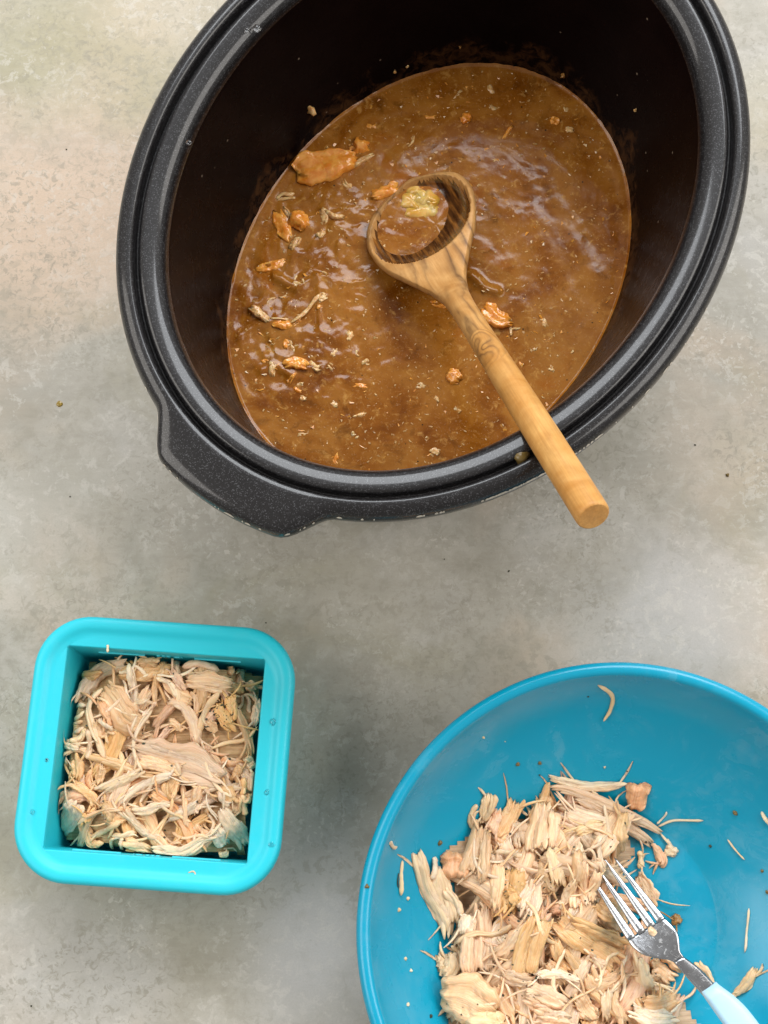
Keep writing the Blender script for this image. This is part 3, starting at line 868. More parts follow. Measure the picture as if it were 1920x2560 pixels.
# ================================================================== WOODEN SPOON
RC = np.array([.0712, .1656, .1725]); N0 = px(1084, 654, .0786)
sd = (N0 - RC) / np.linalg.norm(N0 - RC)
E0 = N0 - sd * .2085
HX = -.0050   # the handle starts a little before the origin of its grain
sy = np.cross([0, 0, 1], sd); sy /= np.linalg.norm(sy); sz = np.cross(sd, sy)
rho = R(11)
sy, sz = sy * math.cos(rho) - sz * math.sin(rho), sz * math.cos(rho) + sy * math.sin(rho)
sp_root = empty('wooden_spoon', E0)
sp_root.matrix_world = Matrix(((sd[0], sy[0], sz[0], E0[0]), (sd[1], sy[1], sz[1], E0[1]), (sd[2], sy[2], sz[2], E0[2]), (0, 0, 0, 1)))
tag(sp_root, 'olive wood spoon resting across the pot rim with its head in the gravy', 'spoon')
def smooth_tab(tab, x, s=.003):
    tx = np.array([a for a, b in tab]); ty = np.array([b for a, b in tab])
    acc = 0
    for k in np.linspace(-1.5, 1.5, 9): acc = acc + np.interp(x + k * s, tx, ty) * math.exp(-k * k)
    return acc / sum(math.exp(-k * k) for k in np.linspace(-1.5, 1.5, 9))
xs = np.concatenate([[HX, HX + .0003, HX + .0010, HX + .0022], np.linspace(HX + .005, .16, 60), np.linspace(.1615, .2643, 190), [.2648, .2653, .2656]])
wt = smooth_tab([(-.1, .0072), (.05, .0073), (.10, .0069), (.14, .0063), (.160, .0063), (.172, .0070), (.184, .0098), (.194, .0142), (.204, .0195), (.214, .0255), (.224, .0293),
                 (.234, .0314), (.242, .0314), (.249, .0297), (.255, .0260), (.260, .0195), (.2635, .0115), (.2660, .0005), (.3, .0)], xs, .002)
dl = smooth_tab([(-.1, .0071), (.10, .0067), (.16, .0060), (.185, .0072), (.205, .0105), (.22, .0150), (.236, .0175), (.248, .0155), (.258, .0095), (.266, .0012), (.3, .001)], xs)
endk = np.array([.86, .93, .975, .995] + [1] * (len(xs) - 4))
flat = sstep(.160, .192, xs)
ztop = (1 - flat) * smooth_tab([(-.1, .0071), (.1, .0067), (.16, .0060), (.3, .005)], xs) + flat * .0030
xf = np.linspace(0, .28, 2801); phi = R(11) * sstep(.176, .214, xf)
spx = np.concatenate([[0], np.cumsum(np.cos(phi[:-1]) * .0001)]); spz = np.concatenate([[0], np.cumsum(np.sin(phi[:-1]) * .0001)])
bx_, bz_, bp_ = np.where(xs < .15, xs, np.interp(xs, xf, spx)), np.interp(xs, xf, spz), np.interp(xs, xf, phi)
ML, MT = 28, 64
thl = np.linspace(math.pi, 2 * math.pi, ML, endpoint=False); tht = np.linspace(0, math.pi, MT, endpoint=False)
XC, HL, WI, DI = .2353, .0278, .0283, .0165
rgs = np.random.RandomState(3)
SPV = []; inside = []
for i, x in enumerate(xs):
    yl = wt[i] * endk[i] * np.cos(thl); zl = dl[i] * endk[i] * np.sin(thl)
    yt = wt[i] * endk[i] * np.cos(tht); zt_ = ztop[i] * endk[i] * np.abs(np.sin(tht)) ** (1 - .75 * flat[i])
    if flat[i] > .5: yt = wt[i] * np.linspace(1, -1, MT, endpoint=False)
    if flat[i] > .5: zt_ = ztop[i] * np.clip((1 - (yt / (wt[i] + 1e-9)) ** 2), 0, 1) ** .22
    elif flat[i] > 0: pass
    r2 = ((x - XC) / HL) ** 2 + (yt / WI) ** 2
    ins = r2 < 1
    zt_ = np.where(ins, zt_ - DI * np.clip(1 - r2, 0, 1) ** .45, zt_)
    yy = np.concatenate([yt, yl]); zz = np.concatenate([zt_, zl])
    SPV.append(np.stack([bx_[i] - zz * math.sin(bp_[i]), yy - 1.5 * max(0, x - .18) ** 2, bz_[i] + zz * math.cos(bp_[i])], 1)); inside.append(np.concatenate([ins, np.zeros(ML, bool)]))
SPV = np.vstack(SPV); inside = np.concatenate(inside); ms = ML + MT
SPF = grid_faces(len(xs), ms)
tip = len(SPV); SPV = np.vstack([SPV, [[bx_[-1] + .0001, 0, bz_[-1]]]])
for j in range(ms): SPF.append((tip, (len(xs) - 1) * ms + j, (len(xs) - 1) * ms + (j + 1) % ms))
SPN = vnormals(SPV, SPF)
if SPN[30 * ms + MT // 2][2] < 0:
    SPF = [f[::-1] for f in SPF]; SPN = -SPN
srow = np.array([min(f) // ms if len(f) == 4 else len(xs) for f in SPF])
sin_ = np.array([all(inside[i] for i in f if i < tip) and len(f) == 4 for f in SPF])
rh = int(np.searchsorted(xs, .168))
def sp_part(name, sel, mat):
    o = split_part(name, SPV, SPF, sel, mat, None, SPN); o.parent = sp_root; o.location = (0, 0, 0); return o
sp_part('handle', (srow < rh) & ~sin_, M['wood'])
sp_part('spoon_head', (srow >= rh) & ~sin_, M['wood'])
sp_part('hollow', sin_, M['wood_wet'])
cap = np.vstack([SPV[:ms], [[HX - .0002, 0, 0]]])
o = mesh_obj('end_face', cap, [(ms, (j + 1) % ms, j) for j in range(ms)], M['wood'], smooth=False); o.parent = sp_root; o.location = (0, 0, 0)

# ================================================================== CHICKEN IN THE BOX
rng = np.random.RandomState(21)
def box_base(X, Y):
    q = w2q(np.stack([X, Y], -1)); ex = .0475 - np.maximum(np.abs(q[..., 0]), np.abs(q[..., 1]))
    edge = sstep(-.004, .003, ex)
    h = .004 + .040 * edge + .007 * (fbm(X * 60 + 3, Y * 60 + 8, 3) - .45)
    # hollows in three corners, as the heap leaves them
    for cx, cy, s_, k in ((-.046, .046, .012, .5), (.046, .046, .011, .65), (-.042, -.048, .010, .5), (.047, -.047, .009, .5)):
        h = h - k * .030 * np.exp(-((q[..., 0] - cx) ** 2 + (q[..., 1] - cy) ** 2) / (2 * s_ * s_))
    return np.maximum(h, .004)
hb = HMap(QC[0] - .06, QC[1] - .06, QC[0] + .06, QC[1] + .06, box_base)
def box_clamp(V):
    q = w2q(V); lim = .0466 + np.clip(V[:, 2] - .006, 0, .052) / .052 * .0016
    q = np.clip(q, -lim[:, None], lim[:, None])
    V = np.column_stack([q2w(q), np.clip(V[:, 2], .0045, None)])
    return V
# the packed meat below the loose pieces
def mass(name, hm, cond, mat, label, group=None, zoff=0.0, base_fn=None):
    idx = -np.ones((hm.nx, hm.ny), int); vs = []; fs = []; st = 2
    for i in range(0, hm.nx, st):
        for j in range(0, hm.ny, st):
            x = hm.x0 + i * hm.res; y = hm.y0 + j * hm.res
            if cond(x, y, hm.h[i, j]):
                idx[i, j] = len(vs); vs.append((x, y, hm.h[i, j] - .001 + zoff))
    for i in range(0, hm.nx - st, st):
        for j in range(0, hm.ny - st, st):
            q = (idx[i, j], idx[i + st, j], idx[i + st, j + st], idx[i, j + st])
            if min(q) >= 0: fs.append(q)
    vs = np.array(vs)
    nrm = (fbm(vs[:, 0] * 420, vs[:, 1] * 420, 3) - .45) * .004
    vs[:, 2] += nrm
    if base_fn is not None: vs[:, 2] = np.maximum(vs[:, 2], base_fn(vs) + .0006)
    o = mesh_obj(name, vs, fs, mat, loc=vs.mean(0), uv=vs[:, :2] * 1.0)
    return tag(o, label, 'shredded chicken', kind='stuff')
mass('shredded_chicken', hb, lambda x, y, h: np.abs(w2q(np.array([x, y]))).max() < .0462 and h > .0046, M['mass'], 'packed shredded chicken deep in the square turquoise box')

def solve_xy(pts, hm, zg):
    """pixel polyline -> world, at the height of what already lies there"""
    out = []
    for (u, v) in pts:
        z = zg
        for _ in range(6):
            p = px(u, v, z); z = .5 * z + .5 * (float(hm.get(p)) + .002)
        out.append(px(u, v, z)[:2])
    return np.array(out)

def feature(hm, clampf, cr, pts, wpx, kind, label, cat, name='chicken_piece', group=None, t=None, zg=.045, lift=0, arch=0.0, frays=None):
    k = CR[cr][2]
    P = solve_xy(cpx(cr, pts), hm, zg)
    wd = wpx * k * (CAM_H - zg) / FPX
    strand = wd < .0042
    chunk = False; solid = 'chunk' in kind; strand = strand and not solid
    kind = kind.replace('chunk', '').strip() or 'meat'
    if solid: t = wd * .42
    tk = t or (wd * .62 if strand else min(.0058, .0018 + wd * .18) if not chunk else wd * .6)
    n = 16 if strand else 30
    C2, L = spline(P, n)
    if solid and L < wd:   # a lump: stretch its line to its own width
        c = C2.mean(0); C2 = c + (C2 - c) * (wd * 1.05 / max(L, 1e-4))
    o = lay_piece(name, C2, wd, tk, hm, kind, rng, strand, chunk, clampf, stiff=.30 if not strand else .16,
                  frays=(0 if strand else 3) if frays is None else frays, lift=lift, arch=arch, plain=solid)
    return tag(o, label, cat, group)

def filler(hm, clampf, count, sampler, label, group, kinds, lrange, wrange, name='chicken_shred'):
    for _ in range(count):
        c = sampler(); ang = rng.uniform(0, 6.28); L = rng.uniform(*lrange); wd = rng.uniform(*wrange)
        bendk = rng.uniform(-.55, .55)
        s_ = np.linspace(-.5, .5, 4)
        loc = np.stack([s_ * L, bendk * L * (s_ ** 2 - .08)], 1)
        loc = loc @ np.array([[math.cos(ang), math.sin(ang)], [-math.sin(ang), math.cos(ang)]]) + c
        strand = wd < .0030
        C2, _l = spline(loc, 14 if strand else 22)
        if clampf is box_clamp:
            q = np.clip(w2q(C2), -.0455, .0455); C2 = q2w(q)
        o = lay_piece(name, C2, wd, wd * .6 if strand else .0018 + wd * .22, hm, kinds[rng.randint(len(kinds))], rng, strand, False, clampf,
                      stiff=.22, frays=0 if strand else 3)
        tag(o, label, 'chicken shred', group)

def box_samp():
    while True:
        q = rng.uniform(-.043, .043, 2)
        p = q2w(q)
        if float(hb.get(p)) > .016 and float(hb.get(p)) < .056: return p
filler(hb, box_clamp, 46, box_samp, 'small plain chicken shred packed between the larger pieces in the square box', 'small shreds in the square box',
       ['dark', 'meat', 'meat', 'dark', 'pink'], (.016, .040), (.0035, .0085))

BOXF = [
 ('A', [(330,700),(450,500),(650,300),(1000,190)], 190, 'dark', 'wide smooth tan chicken slab curving along the upper left of the box heap'),
 ('A', [(300,350),(450,350),(640,300)], 130, 'dark', 'stubby tan chicken end poking left at the upper left of the box heap'),
 ('A', [(1080,210),(1230,180),(1400,200)], 150, 'dark', 'rounded tan chicken piece against the marked wall of the box'),
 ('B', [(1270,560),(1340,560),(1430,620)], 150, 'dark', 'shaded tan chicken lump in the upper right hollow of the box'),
 ('B', [(1150,220),(1180,350),(1215,560)], 120, 'dark', 'upright chicken strip near the upper right corner of the box'),
 ('B', [(1270,690),(1310,820),(1330,960)], 55, 'meat', 'thin upright chicken strand in the shaded right side of the box'),
 ('B', [(1220,690),(1340,710),(1430,790)], 48, 'meat', 'thin chicken strand arching in the shaded right side of the box'),
 ('B', [(1200,690),(1225,820),(1150,910)], 52, 'dark', 'small hooked chicken strand in the shaded right side of the box'),
 ('E', [(290,60),(330,250),(300,390)], 170, 'dark', 'tan chicken slab standing by the left wall of the box'),
 ('E', [(470,230),(500,380),(520,500)], 100, 'pink', 'pinkish chicken strip left of centre in the box'),
 ('E', [(640,120),(620,300),(570,470)], 120, 'dark', 'tan chicken strip slanting down left of centre in the box'),
 ('C', [(800,1080),(880,1250),(1000,1390)], 240, 'pale', 'greyish chicken slab under the lower right of the box heap'),
 ('C', [(60,450),(100,600),(130,720)], 90, 'dark', 'deep tan chicken strip below the centre of the box'),
 ('C', [(240,430),(210,580),(170,700)], 70, 'meat', 'slanting chicken strip below the centre of the box'),
 ('C', [(860,540),(1000,640),(1120,780)], 230, 'dark', 'dull tan chicken slab right of the centre of the box'),
 ('C', [(600,420),(560,600),(480,800)], 170, 'meat', 'chicken slab with close fibres below the large centre piece'),
 ('E', [(640,640),(740,780),(700,900)], 150, 'dark', 'deep tan chicken strip in the lower left of the box'),
 ('B', [(330,270),(600,260),(880,300)], 120, 'meat', 'narrow chicken slab behind the ribbed one at the top of the box'),
 ('B', [(330,470),(700,490),(1150,570)], 270, 'meat', 'broad ribbed chicken slab lying across the top of the box heap'),
 ('B', [(280,200),(280,330),(310,470)], 95, 'meat', 'chicken strip hanging down at the top middle of the box'),
 ('B', [(270,180),(390,150),(500,185)], 80, 'pale', 'short frilled chicken strip touching the marked wall of the box'),
 ('B', [(150,290),(250,450),(360,620)], 130, 'pink', 'pinkish chicken fold at the top middle of the box heap'),
 ('B', [(960,190),(1010,280),(1050,410)], 110, 'meat', 'leaf shaped chicken piece by the right end of the ribbed slab'),
 ('B', [(1110,375),(1280,310),(1420,345)], 42, 'pale', 'thin chicken strand reaching into the upper right corner of the box'),
 ('B', [(1470,715),(1430,950),(1370,1190)], 125, 'meat', 'long straight chicken strip leaning on the right wall of the box'),
 ('B', [(1040,670),(1040,850),(1070,1030)], 170, 'skin', 'yellow brown chicken skin standing right of the herb covered piece'),
 ('B', [(690,1060),(760,1160),(850,1270)], 150, 'skin', 'yellow chicken skin scrap with herbs in the right of the box'),
 ('B', [(830,790),(900,980),(1110,1215)], 190, 'skin', 'herb covered golden chicken skin in the right of the box'),
 ('B', [(480,640),(530,800),(550,1060)], 75, 'meat', 'narrow chicken strip right of the folded piece in the box'),
 ('B', [(860,630),(720,800),(640,1000),(600,1290)], 110, 'pale', 'long pale chicken strip running down the middle of the box heap'),
 ('A', [(1560,110),(1430,270),(1300,420)], 85, 'meat', 'forked chicken strip slanting up to the marked wall of the box'),
 ('A', [(1230,390),(1340,330),(1340,520),(1330,730)], 75, 'meat', 'bent chicken strip left of the ribbed slab in the box'),
 ('A', [(1340,360),(1500,440),(1610,600),(1650,730)], 75, 'pale', 'curved chicken strip left of the folded piece in the box'),
 ('A', [(1030,220),(1050,500),(1100,890)], 115, 'pale', 'pale upright chicken strip at the upper left of the box heap'),
 ('A', [(1050,240),(1150,270),(1230,340)], 55, 'pale', 'small pale chicken curl beside the upright strip in the box'),
 ('A', [(870,300),(980,330)], 50, 'pale', 'short pale chicken stub left of the upright strip in the box'),
 ('A', [(560,900),(650,1040),(760,1120)], 200, 'skin', 'yellow fatty chicken scrap under the big lump in the box'),
 ('A', [(700,500),(850,740),(1000,950),(1270,1050)], 360, 'meat', 'biggest rounded chicken lump at the left of the box heap'),
 ('A', [(600,640),(680,800),(760,980)], 130, 'pink', 'pink grained chicken strip on the left flank of the big lump'),
 ('A', [(620,900),(690,1010),(790,1060)], 65, 'pale', 'small pale chicken strip under the big lump in the box'),
 ('A', [(140,880),(280,790),(440,740)], 62, 'pale', 'uppermost of the chicken fingers reaching the left wall of the box'),
 ('A', [(140,920),(290,900),(420,820)], 60, 'pale', 'second of the chicken fingers reaching the left wall of the box'),
 ('A', [(100,960),(240,1020),(390,950)], 75, 'meat', 'third of the chicken fingers reaching the left wall of the box'),
 ('A', [(95,1090),(260,1090),(400,1010)], 65, 'meat', 'lowest of the chicken fingers reaching the left wall of the box'),
 ('A', [(75,1220),(230,1260),(370,1290)], 140, 'pale', 'pale crumpled chicken piece below the fingers at the left wall'),
 ('A', [(410,1030),(340,1170),(220,1220)], 90, 'pale', 'pale forked chicken strip below the fingers at the left wall'),
 ('A', [(430,1060),(480,1250),(500,1440)], 85, 'meat', 'hanging chicken strip left of the long curved band in the box'),
 ('A', [(650,520),(500,650),(460,800),(510,1000),(600,1200),(690,1430)], 90, 'pale', 'long pale chicken band curving down the left of the big lump'),
 ('A', [(1050,750),(1180,690),(1300,690)], 62, 'pale', 'small chicken strip across the foot of the upright strip'),
 ('A', [(1170,890),(1280,800),(1350,700)], 62, 'meat', 'small slanting chicken strip on the right of the big lump'),
 ('A', [(1090,880),(1040,1020),(990,1190)], 40, 'pale', 'thin straight chicken strand lying on the big lump'),
 ('A', [(900,410),(950,520),(1010,670)], 42, 'pale', 'thin chicken strand left of the upright strip'),
 ('B', [(50,760),(300,840),(450,1000),(530,1250),(550,1510)], 165, 'meat', 'folded chicken slab bending down in the middle of the box heap'),
 ('B', [(90,1080),(220,1130),(320,1220)], 130, 'skin', 'orange yellow fat scrap tucked inside the folded chicken slab'),
 ('C', [(1200,170),(1140,310),(1050,440)], 130, 'meat', 'chicken curl at the right of the large centre piece'),
 ('C', [(890,140),(1050,160),(1180,70)], 115, 'pink', 'pinkish chicken curl above the right end of the centre piece'),
 ('C', [(1240,80),(1340,150),(1290,270)], 140, 'pale', 'pale crumpled chicken piece at the right wall of the box'),
 ('C', [(1340,290),(1340,450),(1310,570)], 110, 'meat', 'chicken strip hugging the right wall of the box'),
 ('C', [(1210,390),(1230,520),(1230,650)], 90, 'meat', 'knotted chicken strip near the right wall of the box'),
 ('C', [(1215,630),(1205,780),(1255,940)], 100, 'meat', 'chicken strip hanging low near the right wall of the box'),
 ('C', [(1350,630),(1250,770)], 80, 'meat', 'short chicken strip at the lower right wall of the box'),
 ('B', [(1450,1170),(1250,1330),(1000,1410),(730,1490)], 62, 'pale', 'long thin chicken strand crossing the right half of the box'),
 ('D', [(700,790),(880,840),(1050,890),(1195,965)], 185, 'meat', 'large smooth chicken breast piece on top at the centre of the box'),
 ('D', [(720,840),(850,880),(980,920)], 75, 'meat', 'chicken flap under the front edge of the centre piece'),
 ('C', [(10,150),(200,240),(290,340),(400,420),(520,530),(720,545)], 45, 'pale', 'long pale chicken strand looping over the centre piece'),
 ('C', [(250,140),(270,280),(330,400)], 58, 'pale', 'short chicken strand crossing the loop on the centre piece'),
 ('C', [(860,570),(920,700),(1040,785)], 72, 'meat', 'slanting chicken strip right of centre below the large piece'),
 ('C', [(0,1010),(250,930),(480,820),(640,690)], 150, 'pale', 'pale crescent chicken slab below the centre of the box'),
 ('C', [(350,470),(350,700),(365,950),(415,1095)], 80, 'meat', 'upright chicken strand over the pale crescent in the box'),
 ('C', [(620,750),(550,910)], 82, 'meat', 'stubby chicken strip right of the pale crescent'),
 ('E', [(870,-10),(880,200),(780,380),(610,525)], 92, 'pale', 'pale chicken strip curving down left of the centre piece'),
 ('E', [(1180,220),(950,350),(620,520)], 140, 'pale', 'feathered pale chicken slab below left of the centre piece'),
 ('E', [(1000,760),(1200,760),(1400,680),(1610,690)], 110, 'pale', 'pale wavy chicken strip inside the arc at the lower middle'),
 ('E', [(1580,300),(1250,400),(1000,550),(900,720)], 120, 'pale', 'long pale arc of chicken sweeping to the lower left of centre'),
 ('E', [(900,740),(1060,900),(1200,1040),(1330,1130)], 115, 'pale', 'pale chicken strip running down right from the arc'),
 ('E', [(210,370),(400,490),(520,600),(570,790)], 135, 'meat', 'pinkish white chicken strip above the lower left corner of the box'),
 ('E', [(440,760),(440,930)], 120, 'skin', 'small brown skin scrap in the lower left of the box'),
 ('E', [(340,640),(250,840),(100,1090)], 290, 'pale', 'whitish fan shaped chicken slab in the lower left corner of the box'),
 ('E', [(890,890),(700,990),(500,1120)], 72, 'pale', 'pale twisted chicken strip at the lower left edge of the heap'),
 ('C', [(510,1080),(620,1150),(670,1240)], 120, 'meat', 'chicken flap inside the bottom crescent of the box'),
 ('C', [(700,900),(775,1050),(720,1200),(600,1240)], 48, 'pale', 'thin chicken loop at the lower right of the box'),
 ('C', [(860,800),(990,1000),(1130,1170),(1290,1400)], 260, 'pale', 'large greyish white chicken slab in the lower right of the box'),
 ('E', [(900,1150),(1200,1240),(1450,1330)], 140, 'pale', 'white chicken slab along the bottom wall of the box'),
 ('C', [(-60,1430),(250,1490),(480,1410),(650,1290),(815,1260)], 170, 'pale', 'long white crescent of chicken along the bottom of the box'),
 ('E', [(770,1070),(900,1100),(1080,1045)], 62, 'pale', 'short white chicken strip at the bottom left of the heap'),
 ('E', [(800,1110),(780,1260)], 55, 'pale', 'left one of two white chicken nubs by the bottom wall'),
 ('E', [(890,1110),(910,1270)], 60, 'pale', 'right one of two white chicken nubs by the bottom wall'),
 ('C', [(870,1500),(1010,1500)], 115, 'pale', 'ragged chicken scrap near the bottom right of the box'),
 ('C', [(930,1450),(1060,1410),(1125,1475)], 36, 'pale', 'thin chicken strand near the bottom right corner of the box'),
 ('E', [(175,60),(185,250),(140,420),(180,520)], 32, 'pale', 'thin chicken strand running down the left wall of the box'),
]
for cr, pts, wpx, kind, label in BOXF:
    feature(hb, box_clamp, cr, pts, wpx, kind, label, 'chicken piece')

def strands(hm, clampf, count, sampler, label, group, lr=(.012, .034), wr=(.0009, .0023)):
    for _ in range(count):
        c = sampler(); ang = rng.uniform(0, 6.28); L = rng.uniform(*lr); k1, k2 = rng.uniform(-1.3, 1.3), rng.uniform(-2, 2)
        s_ = np.linspace(-.5, .5, 6)
        loc = np.stack([s_ * L, L * (k1 * (s_ ** 2 - .08) + k2 * s_ ** 3)], 1)
        loc = loc @ np.array([[math.cos(ang), math.sin(ang)], [-math.sin(ang), math.cos(ang)]]) + c
        if clampf is box_clamp: loc = q2w(np.clip(w2q(loc), -.0458, .0458))
        C2, _l = spline(loc, 18); wd = rng.uniform(*wr)
        o = lay_piece('chicken_strand', C2, wd, wd * .7, hm, ['pale', 'meat', 'pale', 'meat'][rng.randint(4)], rng, True, False, clampf, stiff=.13)
        tag(o, label, 'chicken strand', group)
strands(hb, box_clamp, 18, lambda: q2w(rng.uniform(-.042, .042, 2)), 'fine loose chicken strand lying on top of the pieces in the square box', 'fine strands in the square box')

# ================================================================== CHICKEN IN THE BOWL
SPLIT_W = .0105
heap_px = [(1065,2110),(1110,2260),(1095,2400),(1080,2560),(1080,2760),(1300,2860),(1600,2860),(1840,2700),(1790,2560),(1740,2470),(1680,2420),(1600,2330),(1580,2240),
           (1640,2130),(1600,2060),(1540,1990),(1430,1960),(1330,1990),(1250,2040),(1200,2000),(1150,2060)]
heap = np.array([px(u, v, .022)[:2] for u, v in heap_px])
def poly_sd(X, Y):
    """signed distance, positive inside the heap outline"""
    p = np.stack([X.ravel(), Y.ravel()], 1)
    d = seg_d(p, np.vstack([heap, heap[:1]]))
    ins = np.zeros(len(p), bool)
    for a, b in zip(heap, np.roll(heap, -1, 0)):
        c = ((a[1] > p[:, 1]) != (b[1] > p[:, 1])) & (p[:, 0] < (b[0] - a[0]) * (p[:, 1] - a[1]) / (b[1] - a[1] + 1e-12) + a[0])
        ins ^= c
    return np.where(ins, d, -d).reshape(X.shape)
def bowl_base(X, Y):
    b = bowl_z(np.stack([X, Y], -1))
    s_ = poly_sd(X, Y)
    return b + sstep(.004, .034, s_) * (.016 + .008 * fbm(X * 50, Y * 50, 3))
ho = HMap(OC[0] - .13, OC[1] - .13, OC[0] + .13, OC[1] + .13, bowl_base)
def bowl_clamp(V):
    V = V.copy(); V[:, 2] = np.maximum(V[:, 2], bowl_z(V) + .0004); return V
_sd = poly_sd(*np.meshgrid(ho.x0 + np.arange(ho.nx) * ho.res, ho.y0 + np.arange(ho.ny) * ho.res, indexing='ij'))
def mass_cond(x, y, h):
    i, j = ho.ij(np.array([x, y])); return _sd[i, j] > .006 and math.hypot(x - OC[0], y - OC[1]) < .112
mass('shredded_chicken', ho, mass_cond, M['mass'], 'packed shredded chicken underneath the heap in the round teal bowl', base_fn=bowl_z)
def bowl_samp():
    while True:
        p = np.array([rng.uniform(OC[0] - .1, OC[0] + .07), rng.uniform(OC[1] - .09, OC[1] + .07)])
        i, j = ho.ij(p)
        if _sd[i, j] > .016 and math.hypot(*(p - OC)) < .100 and p[1] > -.118: return p
filler(ho, bowl_clamp, 105, bowl_samp, 'plain chicken shred mixed into the heap in the round teal bowl', 'small shreds in the round bowl',
       ['dark', 'meat', 'meat', 'meat', 'pale', 'pink'], (.024, .058), (.0035, .011))
